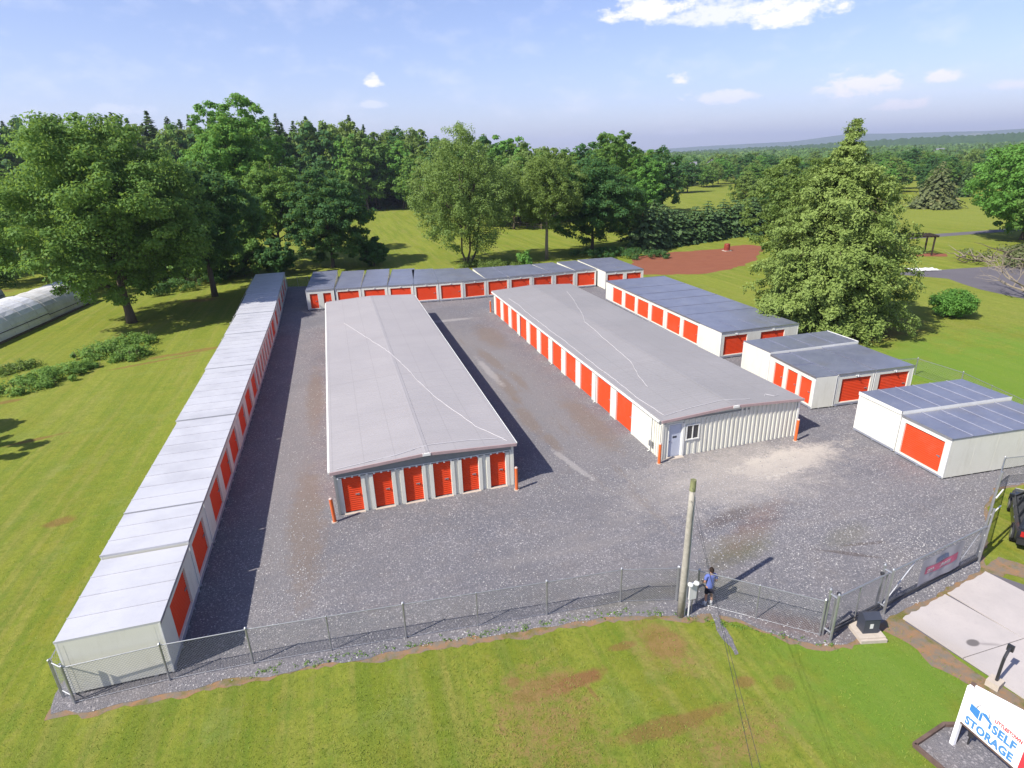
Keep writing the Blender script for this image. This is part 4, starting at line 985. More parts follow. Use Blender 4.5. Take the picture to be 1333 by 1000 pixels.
# ------------------------------------------------------------------ person
def person():
    t = thing('person', 'person in blue shirt, dark shorts and white socks, seen from behind by the pole', 'person', (12.12, 15.72, .012), R(-8))
    def skin_body(name, verts, edges, mat, lv=2):
        me = bpy.data.meshes.new(name); me.from_pydata([v[0] for v in verts], edges, []); o = bpy.data.objects.new(name, me); C.objects.link(o)
        o.modifiers.new('s', 'SKIN'); 
        for i, v in enumerate(verts):
            r = v[1]; me.skin_vertices[0].data[i].radius = r if isinstance(r, tuple) else (r, r)
        me.skin_vertices[0].data[0].use_root = True
        o.modifiers[0].use_smooth_shade = True
        s = o.modifiers.new('u', 'SUBSURF'); s.levels = lv; s.render_levels = lv
        dg = bpy.context.evaluated_depsgraph_get(); nm = bpy.data.meshes.new_from_object(o.evaluated_get(dg)); bpy.data.objects.remove(o)
        nm.materials.clear(); nm.materials.append(MAT[mat]); nm.name = name; nm.polygons.foreach_set('use_smooth', [True]*len(nm.polygons))
        return put(name, nm, t)
    # body, facing +y, arms bent forward as if holding something
    V = [((0,0,.93),(.14,.10)), ((0,.0,1.12),(.125,.095)), ((0,.0,1.32),(.15,.10)), ((0,-.01,1.44),(.10,.075)), ((0,.0,1.52),.052), ((0,.02,1.60),.068), ((0,.02,1.69),(.078,.09)), ((0,.01,1.76),.05)]
    E = [(0,1),(1,2),(2,3),(3,4),(4,5),(5,6),(6,7)]
    for s in (-1, 1):
        b = len(V)
        V += [((.185*s,-.01,1.42),.055), ((.235*s,-.03,1.17),.043), ((.215*s,.14,1.02),.036), ((.19*s,.22,1.00),(.028,.035)),
              ((.1*s,.0,.86),.085), ((.115*s,.01,.50),.055), ((.12*s,-.02,.30),.053), ((.12*s,.0,.10),.036), ((.125*s,.03,.05),.04), ((.135*s,.15,.035),(.042,.03))]
        E += [(3,b),(b,b+1),(b+1,b+2),(b+2,b+3),(0,b+4),(b+4,b+5),(b+5,b+6),(b+6,b+7),(b+7,b+8),(b+8,b+9)]
        for k, (dx, ln) in enumerate(((-.026,.060),(-.009,.074),(.009,.070),(.026,.055))):
            c = len(V); V += [((.19*s+dx,.262,.995),.0095), ((.19*s+dx,.262+ln*.5,.98),.009), ((.19*s+dx,.262+ln*.8,.955),.0075)]; E += [(b+3,c),(c,c+1),(c+1,c+2)]
        c = len(V); V += [((.19*s-.045*s,.235,1.0),.011), ((.19*s-.06*s,.268,.99),.009)]; E += [(b+3,c),(c,c+1)]
    skin_body('body', V, E, 'skin')
    # shirt
    V = [((0,0,.80),(.16,.12)), ((0,0,.96),(.17,.128)), ((0,.0,1.32),(.172,.12)), ((0,-.01,1.455),(.115,.085))]; E = [(0,1),(1,2),(2,3)]
    for s in (-1, 1):
        b = len(V); V += [((.19*s,-.01,1.42),.073), ((.228*s,-.025,1.24),.066)]; E += [(3,b),(b,b+1)]
    skin_body('shirt', V, E, 'shirt_blue')
    V = [((0,0,.86),(.165,.13))]; E = []
    for s in (-1, 1):
        b = len(V); V += [((.1*s,.0,.80),.105), ((.115*s,.01,.56),.088)]; E += [(0,b),(b,b+1)]
    skin_body('shorts', V, E, 'shorts_dark')
    for s in (-1, 1):
        m = MB(); m.tube([(.12*s,-.01,.26),(.12*s,0,.14),(.123*s,.01,.08)], [.058,.046,.05], 12); m.build('sock', 'socks_white', t, True)
        m = MB(); m.tube([(.12*s,-.07,.05),(.125*s,0,.055),(.13*s,.10,.045),(.138*s,.19,.035)], [.03,.052,.05,.03], 12); m.build('shoe', 'shoe', t, True)
        e = MB(); e.tube([(.078*s,.02,1.655),(.092*s,.015,1.675),(.078*s,.01,1.70)], [.008,.016,.008], 8); e.build('ear', 'skin', t, True)
    m = MB(); m.tube([(0,.115,1.68),(0,.135,1.655),(0,.115,1.645)], [.008,.014,.008], 8); m.build('nose', 'skin', t, True)
    h = MB(); nseg, nr = 14, 8
    for j in range(nr+1):
        ph = math.pi*.56*j/nr
        for i in range(nseg):
            a = 2*math.pi*i/nseg; h.v.append((.090*math.sin(ph)*math.cos(a), -.0+.104*math.sin(ph)*math.sin(a)-.004, 1.70+.095*math.cos(ph)-(.07*(1-math.sin(a))*.5*(j/nr))))
    for j in range(nr):
        for i in range(nseg): a = j*nseg+i; b = j*nseg+(i+1) % nseg; h.f.append((a, a+nseg, b+nseg, b))
    h.build('hair', 'hair', t, True)
person()

# ------------------------------------------------------------------ car
def car():
    # tail at local -x, nose at +x; left flank along local +y
    d = math.atan2(.606, .796)
    t = thing('parked_car', 'black car with red and white sticker parked on the grass at the right edge', 'car', (28.72, 15.25, 0), d)
    # lofted body
    Lh = 2.33; hw = .93
    st = [(-2.33,.55,.98,.80),(-2.22,.38,1.06,.88),(-1.6,.30,1.07,.93),(-.4,.26,1.05,.93),(.9,.26,1.03,.93),(1.6,.28,.98,.92),(2.15,.34,.88,.86),(2.33,.46,.74,.74)]
    m = MB(); ring = 8
    for (x, z0, z1_, w) in st:
        m.v += [(x,-w*.9,z0),(x,-w,z0+.15),(x,-w,z1_-.18),(x,-w*.9,z1_),(x,w*.9,z1_),(x,w,z1_-.18),(x,w,z0+.15),(x,w*.9,z0)]
    for i in range(len(st)-1):
        for k in range(ring): a = i*ring+k; b = i*ring+(k+1) % ring; m.f.append((a, b, b+ring, a+ring))
    m.f.append(tuple(range(ring))[::-1]); m.f.append(tuple((len(st)-1)*ring+k for k in range(ring)))
    m.build('body', 'car_paint', t)
    # cabin
    cab0 = [(-2.15,-.80),(1.0,-.82),(1.0,.82),(-2.15,.80)]; cab1 = [(-1.75,-.62),(.25,-.64),(.25,.64),(-1.75,.62)]
    m = MB(); zb, zt = 1.04, 1.66
    lo = [(x, y, zb) for x, y in cab0]; hi = [(x, y, zt) for x, y in cab1]
    for i in range(4): j = (i+1) % 4; m.face([lo[i], lo[j], hi[j], hi[i]])
    m.build('windows', 'car_glass', t)
    m = MB(); m.face([(-1.82,-.66,zt+.002),(.32,-.68,zt+.002),(.32,.68,zt+.002),(-1.82,.66,zt+.002)]); m.box(-1.7,.2,-.6,.6,zt-.02,zt+.045); m.build('roof', 'car_paint', t)
    m = MB()
    for s in (-1, 1):
        for (xa, xb) in ((-2.15,-1.78), (-1.05,-1.0), (.0,-.02), (1.0,.28)):
            m.tube([(xa, s*.825, zb), (xb, s*.655, zt+.02)], .045, 6)
    m.build('pillars', 'car_paint', t)
    m = MB()
    for s in (-1, 1): m.tube([(-1.6,s*.58,zt+.09),(.1,s*.58,zt+.09)], .022, 6)
    m.build('roof_rack', 'car_plastic', t)
    for s in (-1, 1):
        for x in (-1.42, 1.42):
            w = MB(); w.tube([(x,s*.70,.36),(x,s*.95,.36)], .36, 22); wo = w.build('wheel', 'rubber', t)
            r = MB(); r.tube([(x,s*.94,.36),(x,s*.962,.36)], .23, 14); r.build('rim', 'alloy', wo)
            a = MB(); a.tube([(x+.44*math.cos(q), s*.925, .36+.44*math.sin(q)) for q in [math.pi*k/12 for k in range(13)]], .045, 6); a.build('wheel_arch', 'car_plastic', t)
    m = MB(); m.box(-2.40, -2.2, -.82, .82, .42, .66); m.build('rear_bumper', 'car_plastic', t)
    m = MB(); m.box(2.2, 2.40, -.8, .8, .36, .62); m.build('front_bumper', 'car_plastic', t)
    for s in (-1, 1):
        m = MB(); m.box(-2.36, -2.24, s*.62-.14, s*.62+.14, .78, 1.0); m.build('tail_light', 'lamp_red', t)
        m = MB(); m.box(2.2, 2.33, s*.6-.16, s*.6+.16, .66, .82); m.build('headlight', 'lamp_clear', t)
        m = MB(); m.box(.72, .86, s*1.0-.09, s*1.0+.09, 1.05, 1.2); m.build('mirror', 'car_paint', t)
        m = MB(); m.box(-1.0, -.85, s*.935-.01, s*.935+.01, .88, .92); m.box(.05, .2, s*.935-.01, s*.935+.01, .88, .92); m.build('door_handle', 'alloy', t)
    k = MB(); k.box(-.35, .35, -.2, .2, 0, .01); 
    m = MB(); f = lambda y, u: (-2.15+.40*u-.02, y, zb+(zt-zb)*u)
    m.face([f(.62,.08), f(.16,.08), f(.16,.8), f(.56,.8)]); m.build('sticker', 'sign_red', t)
    f2 = lambda y, u: (-2.15+.40*u-.03, y, zb+(zt-zb)*u)
    m = MB(); m.face([f2(.5,.28), f2(.24,.22), f2(.22,.5), f2(.4,.62)]); m.build('sticker_mark', 'sign_white', t)
    m = MB(); m.tube([(-1.9, .0, zt-.0), (-2.0, .0, zt+.12)], .01, 5); m.build('aerial', 'car_plastic', t)
car()

# ------------------------------------------------------------------ vegetation generators
def leaf_cloud(rng, cent, rad, n_per, size, flat=.62, upb=.55, droop=0.0, shell=.25):
    nc = len(cent); idx = np.repeat(np.arange(nc), n_per); n = len(idx)
    d = unit(rng.normal(size=(n, 3)) + np.array([0, 0, .25])); rr = shell+(1-shell)*rng.random(n)**.6
    P = cent[idx] + d*(rad[idx]*rr)[:, None]*np.array([1, 1, flat])
    if droop: P[:, 2] -= droop*rng.random(n)**1.5*rad[idx]
    N = unit(d*.9 + np.array([0, 0, upb]) + rng.normal(size=(n, 3))*.45)
    V = quads_at(P, N, size, rng)
    ct = rng.random(nc)
    br = .5+.5*np.sin(cent[:, 0]*.55+rng.uniform(0, 6))*np.cos(cent[:, 1]*.5+cent[:, 2]*.6+rng.uniform(0, 6))
    tint = np.clip(ct[idx]*.38 + br[idx]*.24 + rng.random(n)*.38, 0, 1)
    return V, tint
def decid_crown(rng, H, R_, base, ncl, n_per, size, shape=1.0, lean=(0, 0), cr=.2, droop=0, lump=.28):
    """returns cluster centres/radii of a lumpy crown between base and H"""
    zc = (H+base)/2; rz = (H-base)/2
    ph = rng.uniform(0, 6.28, 6); am = rng.uniform(.4, 1, 6)
    cents = []; rads = []
    while len(cents) < ncl:
        d = unit(rng.normal(size=3)); r = rng.random()**.42
        lumps = 1 + lump*sum(am[k]*math.sin((k+2)*math.atan2(d[1], d[0])*.8 + ph[k] + d[2]*(2+k)) for k in range(6))/2.2
        x, y, z = d*r*lumps
        taper = 1.0 if z < .1 else (1-(z-.1)*.35*shape)
        p = np.array([x*R_*taper+lean[0]*(z+.3), y*R_*taper+lean[1]*(z+.3), zc+z*rz])
        if p[2] < base*.8: continue
        cents.append(p); rads.append(R_*cr*rng.uniform(.65, 1.35)*(1.0 if r > .6 else 1.25))
    cents = np.array(cents); rads = np.array(rads)
    q = (cents-np.array([0, 0, zc]))/np.array([R_, R_, rz]); ln = np.linalg.norm(q, axis=1); k = ln > .98; q[k] = q[k]/ln[k][:, None]*.98
    cents = q*np.array([R_, R_, rz])+np.array([0, 0, zc])
    rads = np.minimum(rads, np.maximum(H+.4-cents[:, 2], .45)*1.6)
    return cents, rads
def trunk_mesh(rng, H, R_, base, cents, r0, mat, nl=9, fork=.5, name='trunk', stems=1):
    m = MB(); 
    for s in range(stems):
        off = np.array([0, 0, 0.]) if stems == 1 else np.array([rng.normal()*.5, rng.normal()*.3, 0])
        topz = base+(H-base)*.62; sp = off*3.2 if stems > 1 else np.zeros(3)
        path = [off+np.array([0, 0, -.1]), off+sp*.25+np.array([0, 0, base*.5]), off+sp*.6+np.array([rng.normal()*.15, rng.normal()*.15, base]), off+sp+np.array([rng.normal()*.4, rng.normal()*.4, topz])]
        m.tube([tuple(p) for p in path], [r0*1.25/(stems**.4), r0*.95/(stems**.4), r0*.78/(stems**.4), r0*.25], 9)
        sel = rng.choice(len(cents), min(nl, len(cents)), replace=False)
        for i in sel:
            c = cents[i]; t = np.clip((c[2]-base)/(H-base)*.75, 0, .9); a = path[2]*(1-t)+path[3]*t
            a[2] = min(a[2], c[2]-.2) if c[2] > base else base*.9
            mid = (a+c)/2+np.array([0, 0, .12*np.linalg.norm(c-a)])
            m.tube([tuple(a), tuple(mid), tuple(c)], [r0*.38, r0*.24, r0*.08], 5, False)
    return m.mesh(name, mat, True)
def make_tree(name, label, cat, x, y, H, R_, base, ncl, n_per, size, leafm, barkm='bark', seed=1, r0=.35, group=None, droop=0, cr=.2, shape=1, lean=(0, 0), flat=.75, stems=1, lump=.28, nl=9):
    rng = np.random.default_rng(seed); c, r = decid_crown(rng, H, R_, base, ncl, n_per, size, shape, lean, cr, lump=lump)
    V, ti = leaf_cloud(rng, c, r, n_per, size, flat, droop=droop)
    t = thing(name, label, cat, (x, y, 0), 0, group)
    put('crown', quads_mesh('crown', V, leafm, ti), t)
    put('trunk', trunk_mesh(rng, H, R_, base, c, r0, barkm, nl=nl, stems=stems), t)
    return t
def conifer_quads(rng, H, R_, levels, per, size, base=.6, droop=.35, power=.85, segs=5, hang=.0):
    """whorls of drooping boughs hung with needle sprays"""
    Ps = []; Ns = []; cl = []; k = 0
    for i in range(levels):
        t = (i+rng.random()*.6)/levels; z = base+(H-base)*t; r = R_*(1-t)**power*rng.uniform(.82, 1.12)
        nb = max(4, int(per*(1-t*.62)))
        a0 = rng.uniform(0, 6.28)
        for b in range(nb):
            a = a0+b*2*math.pi/nb+rng.normal()*.12; rb = r*rng.uniform(.72, 1.12); k += 1
            m = max(2, int(segs*(rb/R_+.25)*2))
            s = (np.arange(m)+rng.random(m))/m*.82+.2
            px = np.cos(a)*rb*s; py = np.sin(a)*rb*s
            pz = z + rb*.10*np.sin(s*2.2) - droop*rb*s**1.8
            side = rng.normal(size=m)*rb*.10*s
            P = np.stack([px-np.sin(a)*side, py+np.cos(a)*side, pz-hang*rng.random(m)*size], 1); Ps.append(P)
            N = np.stack([np.cos(a)*.5+rng.normal(size=m)*.35, np.sin(a)*.5+rng.normal(size=m)*.35, .75+rng.normal(size=m)*.3], 1); Ns.append(unit(N)); cl.append(np.full(m, rng.random()))
    P = np.concatenate(Ps); N = np.concatenate(Ns); c = np.concatenate(cl)
    V = quads_at(P, N, size, rng, .62); fz = (.42+.58*np.clip((H-P[:, 2])/(H*.45), 0, 1))[:, None, None]; V = P[:, None, :]+(V-P[:, None, :])*fz
    return V, np.clip(c*.6+rng.random(len(c))*.4, 0, 1)
def conifer(name, label, x, y, H, R_, levels, per, size, mat, seed=1, group=None, base=.6, droop=.35, power=.85, segs=5, hang=0, r0=.3):
    rng = np.random.default_rng(seed); V, ti = conifer_quads(rng, H, R_, levels, per, size, base, droop, power, segs, hang)
    t = thing(name, label, 'tree', (x, y, 0), 0, group); put('crown', quads_mesh('crown', V, mat, ti), t)
    m = MB(); m.tube([(0,0,-.1),(0,0,H*.5),(0,0,H*.97)], [r0, r0*.6, .04], 8); m.build('trunk', 'bark', t, True); return t
def copy_tree(t, x, y, s, rz, label=None, group=None, sz=None):
    o = t.copy(); C.objects.link(o); o.location = (x, y, 0); o.rotation_euler = (0, 0, rz); o.scale = (s, s, sz or s)
    if label: o['label'] = label
    if group: o['group'] = group
    for ch in t.children: c = ch.copy(); C.objects.link(c); c.parent = o
    return o

# --- single trees that can be told apart
make_tree('shade_tree', 'big spreading green tree nearest at the left, beside the greenhouses and brambles', 'tree', -23.2, 75.8, 22.0, 10.8, 2.4, 760, 150, 0.32, 'leaf_maple', seed=11, r0=.5, lean=(-.6, 0), lump=.3, nl=14, cr=.115, flat=.62)
make_tree('shade_tree', 'dark green tree whose bare trunk stands behind the left row', 'tree', -16.2, 87.4, 17.0, 7.2, 4.2, 420, 110, 0.33, 'leaf_dark', seed=12, r0=.36, cr=.115, flat=.62)
make_tree('maple_tree', 'tall bright green maple rising above the left woods', 'tree', -14.0, 118, 27.5, 8.6, 5.0, 520, 110, 0.4, 'leaf_bright', seed=13, r0=.4, cr=.115, flat=.62)
make_tree('shade_tree', 'light green tree with twin trunks between the tall maple and the dark maple', 'tree', -9.0, 108, 17.5, 7.0, 4.0, 360, 95, 0.34, 'leaf_maple', seed=14, r0=.34, stems=2, cr=.115, flat=.62)
make_tree('maple_tree', 'rounded very dark maple behind the left end of the back row', 'tree', -.6, 104.5, 15.6, 7.6, .8, 560, 110, 0.33, 'leaf_dark', seed=15, r0=.35, lump=.2, cr=.115, flat=.62)
make_tree('birch_tree', 'airy yellowish green tree with several leaning trunks behind the back row', 'tree', 20.6, 97.0, 21.5, 8.4, 2.2, 620, 100, 0.26, 'leaf_willow', 'bark', seed=16, r0=.30, droop=.9, stems=3, shape=1.2, cr=.115, flat=.62)
make_tree('ash_tree', 'pale-trunked light green tree right of the many-stemmed one', 'tree', 34.3, 96.2, 17.5, 6.8, 5.2, 480, 90, 0.27, 'leaf_olive', 'pale_bark', seed=17, r0=.28, droop=.5, cr=.115, flat=.62)
make_tree('maple_tree', 'broad dark maple behind the right half of the back row', 'tree', 44.5, 100.5, 15.6, 8.6, 1.8, 560, 110, 0.35, 'leaf_dark', seed=18, r0=.35, cr=.115, flat=.62)
make_tree('locust_tree', 'tall bright green narrow tree poking above the dark maple', 'tree', 60.5, 125, 21.5, 6.0, 4.5, 340, 80, 0.38, 'leaf_maple', seed=19, r0=.3, droop=.3, cr=.115, flat=.62)
make_tree('locust_tree', 'yellow-green narrow tree at the right edge of the dark maple', 'tree', 57.0, 108, 14.0, 4.4, 2.2, 280, 80, 0.32, 'leaf_bright', seed=20, r0=.25, cr=.115, flat=.62)
def hero_spruce():
    rng = np.random.default_rng(21); H, R0 = 18.9, 6.8; Q = []; T = []; br = []
    U = [0, .05, .10, .17, .24, .34, .5, .7, .86, 1.0]; F = [.0, .09, .15, .27, .46, .66, .82, .94, 1.0, .93]
    nlev = 27
    for i in range(nlev):
        t = (i+.4*rng.random())/nlev; z = .9+(H-1.1)*t; prof = np.interp(1-t, U, F)
        nb = int(5+11*prof); a0 = rng.uniform(0, 6.28)
        for b in range(nb):
            a = a0+b*2*math.pi/nb+rng.normal()*.16; rb = max(.35, R0*prof*rng.uniform(.70, 1.14)); br.append((a, z, rb)); z0 = z+rng.normal()*.18
            sag = .26+.10*rng.normal(); nt_ = int(9+30*rb/R0); bt = rng.random()
            s = rng.random(nt_)**.5; s[0] = 1.0
            w = rb*.16*np.sin(np.pi*np.clip(s*.9+.08, 0, 1))+.08; off = rng.normal(size=nt_)*w
            ln = rng.uniform(.35, 1.0, nt_)*(.45+.55*min(1, rb/3.5))*(.5+.5*s); tt = rng.random(nt_)
            m = 15; k = np.repeat(np.arange(nt_), m); f = rng.random(nt_*m)**1.3
            px = np.cos(a)*rb*s[k]-np.sin(a)*off[k]; py = np.sin(a)*rb*s[k]+np.cos(a)*off[k]
            pz = z0+rb*(.18*np.sin(s[k]*2.0)-sag*s[k]**1.7+.14*np.clip(s[k]-.75, 0, 1))-f*ln[k]
            sp = (.20*(1-f*.6))[:, None]
            P = np.stack([px, py, np.maximum(pz, .12)], 1)+rng.normal(size=(nt_*m, 3))*sp*np.array([1, 1, .35])
            out_ = np.array([math.cos(a), math.sin(a), 0]); up = (f < .22)[:, None]
            N = unit(np.where(up, np.array([0, 0, 1.])+out_*.3, out_*.9+np.array([0, 0, .3]))+rng.normal(size=(nt_*m, 3))*.42)
            Q.append(quads_at(P, N, .26*(.55+.45*min(1, rb/2)), rng, .55)); T.append(np.clip(bt*.35+tt[k]*.3+rng.random(nt_*m)*.3+.08*(1-f), 0, 1))
    t = thing('spruce_tree', 'large yellowish green drooping spruce on the right lawn', 'tree', (44.1, 44.8, 0)); put('crown', quads_mesh('crown', np.concatenate(Q), 'needle_hero', np.concatenate(T)), t)
    m = MB(); m.tube([(0,0,-.1),(0,0,9),(0,0,H-.5)], [.36,.22,.03], 9); m.build('trunk', 'bark', t, True)
    m = MB()
    for (a, z, rb) in br[::2]: m.tube([(0,0,z-.1),(math.cos(a)*rb*.4, math.sin(a)*rb*.4, z+rb*.04),(math.cos(a)*rb*.8, math.sin(a)*rb*.8, z-rb*.08)], [.05,.035,.012], 4, False)
    m.build('boughs', 'bark', t)['kind'] = 'stuff'
hero_spruce()
make_tree('oak_tree', 'olive green tree close behind the left flank of the large spruce', 'tree', 57.5, 66, 15.4, 6.2, 2.2, 380, 80, 0.32, 'leaf_olive', seed=22, r0=.3, cr=.115, flat=.62)
conifer('spruce_tree', 'dark brownish conical evergreen alone on the far right field', 158.3, 129.5, 12.2, 7.2, 22, 20, 1.1, 'needle_brown', seed=23, droop=.3, power=.7, segs=6)
make_tree('maple_tree', 'bright green broad tree at the right edge above the parking area', 'tree', 117.5, 78.0, 17.0, 10.5, 1.6, 480, 100, 0.44, 'leaf_bright', seed=24, r0=.4, cr=.115, flat=.62)
make_tree('maple_tree', 'bright green tree partly cut by the right edge, in front of the broad one', 'tree', 110.5, 68, 12.8, 7.2, 1.2, 340, 90, 0.4, 'leaf_maple', seed=25, r0=.3, cr=.115, flat=.62)
make_tree('round_shrub', 'small round green shrub on the right lawn in the shade edge of the spruce', 'shrub', 59.2, 43.9, 2.7, 1.95, .2, 200, 70, 0.18, 'leaf_bright', seed=26, r0=.1, cr=.26, lump=.12, flat=.62)
make_tree('sapling', 'small sapling with light leaves just behind the roofs of the back row', 'shrub', 26.5, 84.2, 3.6, 1.2, 1.0, 22, 40, .34, 'leaf_bright', seed=27, r0=.05, cr=.35)
make_tree('shade_tree', 'tree mostly outside the left edge whose shadow falls on the lawn', 'tree', -31.0, 38.6, 10.5, 3.8, 2.8, 150, 55, 0.4, 'leaf_maple', seed=28, r0=.25, cr=.125)
make_tree('shade_tree', 'slim small tree outside the left edge casting a short oval shadow', 'tree', -29.6, 44.6, 7.0, 1.5, 3.6, 60, 60, .4, 'leaf_maple', seed=33, r0=.12, cr=.3)
make_tree('shade_tree', 'bushy green growth at the far left edge beyond the greenhouses', 'tree', -60, 121, 9.0, 7.5, .5, 170, 50, 0.6, 'leaf_maple', seed=29, r0=.25)
make_tree('shade_tree', 'olive bushy tree low behind the big spreading tree', 'tree', -42, 118, 12.0, 7.5, .8, 180, 50, 0.6, 'leaf_olive', seed=30, r0=.25)
make_tree('shade_tree', 'dark understorey tree between the big tree and the left row trunk', 'tree', -27, 104, 11.0, 7.0, 1.0, 200, 50, 0.5, 'leaf_dark', seed=31, r0=.25)
make_tree('shade_tree', 'green bushy tree tucked behind the bare trunk of the left row tree', 'tree', -20, 100, 9.0, 5.5, .8, 150, 50, 0.48, 'leaf_maple', seed=131, r0=.25)

make_tree('shade_tree', 'green tree crowding the left flank of the big spreading tree', 'tree', -46, 92, 15.5, 8.0, 1.5, 300, 90, .38, 'leaf_maple', seed=132, r0=.3, cr=.125)
ur = random.Random(14)
for k, (x, y, h, m_) in enumerate([(-36,103,8,'leaf_dark'),(-30,106,10,'leaf_olive'),(-24,108,9,'leaf_dark'),(-14,102,7,'leaf_maple'),(-9,101,5.5,'leaf_dark'),(-18,105,11,'leaf_dark'),(6,103,4.5,'leaf_dark'),(-52,110,10,'leaf_maple'),(-64,132,12,'leaf_dark')]):
    make_tree('understorey_tree', ['low dark bushy tree at the far left behind the hoop greenhouse','olive bushy tree left of the bare trunk, in the shade','dark bushy tree just behind the bare trunk','small leafy tree between the bare trunk and the twin trunks','small dark bushy tree at the foot of the twin trunks','taller dark tree filling the gap left of the twin trunks','small dark bush at the right foot of the very dark maple','green bushy tree behind the far end of the greenhouse','dark tree at the far left edge of the field'][k], 'tree', x, y, h, h*.55, .3, 90, 90, .42, m_, seed=200+k, r0=.15, cr=.2)
# cedar hedge row: individuals
ced = conifer('cedar_tree', 'bushy dark cedar of the hedge row behind the red garden soil', 52.5, 97.0, 8.6, 4.0, 16, 17, .85, 'needle_cedar', seed=41, group='cedars in the hedge row', base=.1, droop=.15, power=.42, segs=7)
ced2 = conifer('cedar_tree', 'bushy dark cedar of the hedge row behind the red garden soil', 56.0, 99.6, 8.8, 3.8, 17, 17, .85, 'needle_cedar', seed=42, group='cedars in the hedge row', base=.1, droop=.2, power=.55, segs=7)
hr = random.Random(5)
for i in range(14):
    x = 59+i*2.75; y = 101.0+(x-59)*.33+hr.uniform(-.9, .9); copy_tree(ced if i % 2 else ced2, x, y, hr.uniform(.82, 1.12), hr.uniform(0, 6.28), sz=hr.uniform(.66, .88))

# --- woods: shared tree kinds, every instance a thing of its own
WOODS = 'background trees of the woods'
protos = {}
specs = [('leaf_maple',15,6.2,1.6,170,45,.62,51),('leaf_dark',16,6.0,1.6,170,45,.62,52),('leaf_olive',15,6.4,1.8,170,45,.6,53),('leaf_bright',15,5.8,1.8,170,45,.6,54),('leaf_willow',16,5.6,1.8,170,45,.6,55)]
kinds = ['mid green leafy tree','dark leafy tree','olive green leafy tree','bright green leafy tree','pale green feathery tree']
def proto_tree(k):
    m, H, R_, b, nc, npr, s, sd = specs[k]
    rng = np.random.default_rng(sd); c, r = decid_crown(rng, H, R_, b, nc, npr, s, 1.1, (0, 0), .16); V, ti = leaf_cloud(rng, c, r, npr, s, .65)
    return quads_mesh('crown', V, m, ti), trunk_mesh(rng, H, R_, b, c, .28, 'bark', nl=5)
PT = [proto_tree(k) for k in range(5)]
def proto_spruce(seed, mat, R_=3.6):
    rng = np.random.default_rng(seed); V, ti = conifer_quads(rng, 20, R_, 40, 16, .80, .8, .34, .88, 7, .5)
    m = MB(); m.tube([(0,0,-.1),(0,0,19)], [.3,.04], 6); return quads_mesh('crown', V, mat, ti), m.mesh('trunk', 'bark', True)
PS = [proto_spruce(61, 'needle_dark'), proto_spruce(62, 'needle_dark', 3.0), proto_spruce(63, 'needle_cedar', 4.0)]
ZONE = ['']
def wood_tree(kind, x, y, h, spread=1.0, rr=None):
    rr = rr or rnd
    if kind == 'spruce':
        i = rr.randrange(3); cr, tr = PS[i]; h0 = 20; nm, lab, grp = 'spruce_tree', 'tall dark spruce '+ZONE[0], 'spruces '+ZONE[0]
    else:
        i = kind if isinstance(kind, int) else rr.randrange(5); cr, tr = PT[i]; h0 = 15.5; nm, lab, grp = 'woodland_tree', kinds[i]+' '+ZONE[0], kinds[i].replace('tree', 'trees')+' '+ZONE[0]
    s = h/h0; t = thing(nm, lab, 'tree', (x, y, 0), rr.uniform(0, 6.28), grp); t.scale = (s*spread, s*spread, s)
    put('crown', cr, t); put('trunk', tr, t); return t
wr = random.Random(77)
ntree = 0
ZONE[0] = 'in the spruce wall behind the left field'
for i in range(72):
    x = -185+i*3.1+wr.uniform(-1.5, 1.5); y = 236+wr.uniform(-4, 14)+max(0, (-x-60))*.10; h = wr.uniform(29.5, 34.5)
    if x > 12: h -= 5
    wood_tree('spruce', x, y, h, wr.uniform(1.4, 2.0), wr); ntree += 1
ZONE[0] = 'filling the wood in front of the spruce wall'
for i in range(52):
    x = -178+i*4.2+wr.uniform(-2, 2); y = 230+wr.uniform(-3, 8)+max(0, (-x-60))*.10
    wood_tree(wr.choice([1, 2, 1, 0, 4]), x, y, wr.uniform(26.5, 31)-(4 if x > 12 else 0), wr.uniform(.8, 1.0), wr)
ZONE[0] = 'along the leafy wood edge behind the left field'
for i in range(34):
    x = -150+i*5.6+wr.uniform(-2.5, 2.5); y = 224+wr.uniform(-3, 5)+max(0, (-x-60))*.10
    h = wr.uniform(14, 24) if x < -8 else wr.uniform(19, 28)
    if -8 < x < 4: h = wr.uniform(12, 16)
    wood_tree(wr.choice([0, 1, 3, 3, 2, 4, 0]), x, y, h, wr.uniform(.8, 1.05), wr); ntree += 1
ZONE[0] = 'in the grove behind the dark maple at the centre'
for i in range(30):
    x = wr.uniform(38, 92); y = 134+(x-40)*.35+wr.uniform(0, 34)
    wood_tree(wr.choice([0, 2, 4, 4, 0, 1, 3]), x, y, wr.uniform(13, 18.5), wr.uniform(.95, 1.2), wr); ntree += 1
ZONE[0] = 'in the tree line closing the left field at its right'
for i in range(16):
    x = 28+i*3.2+wr.uniform(-1.5, 1.5); y = 206-i*4.2+wr.uniform(-4, 4)
    wood_tree(wr.choice([0, 1, 2, 3]), x, y, wr.uniform(18, 24), 1, wr); ntree += 1
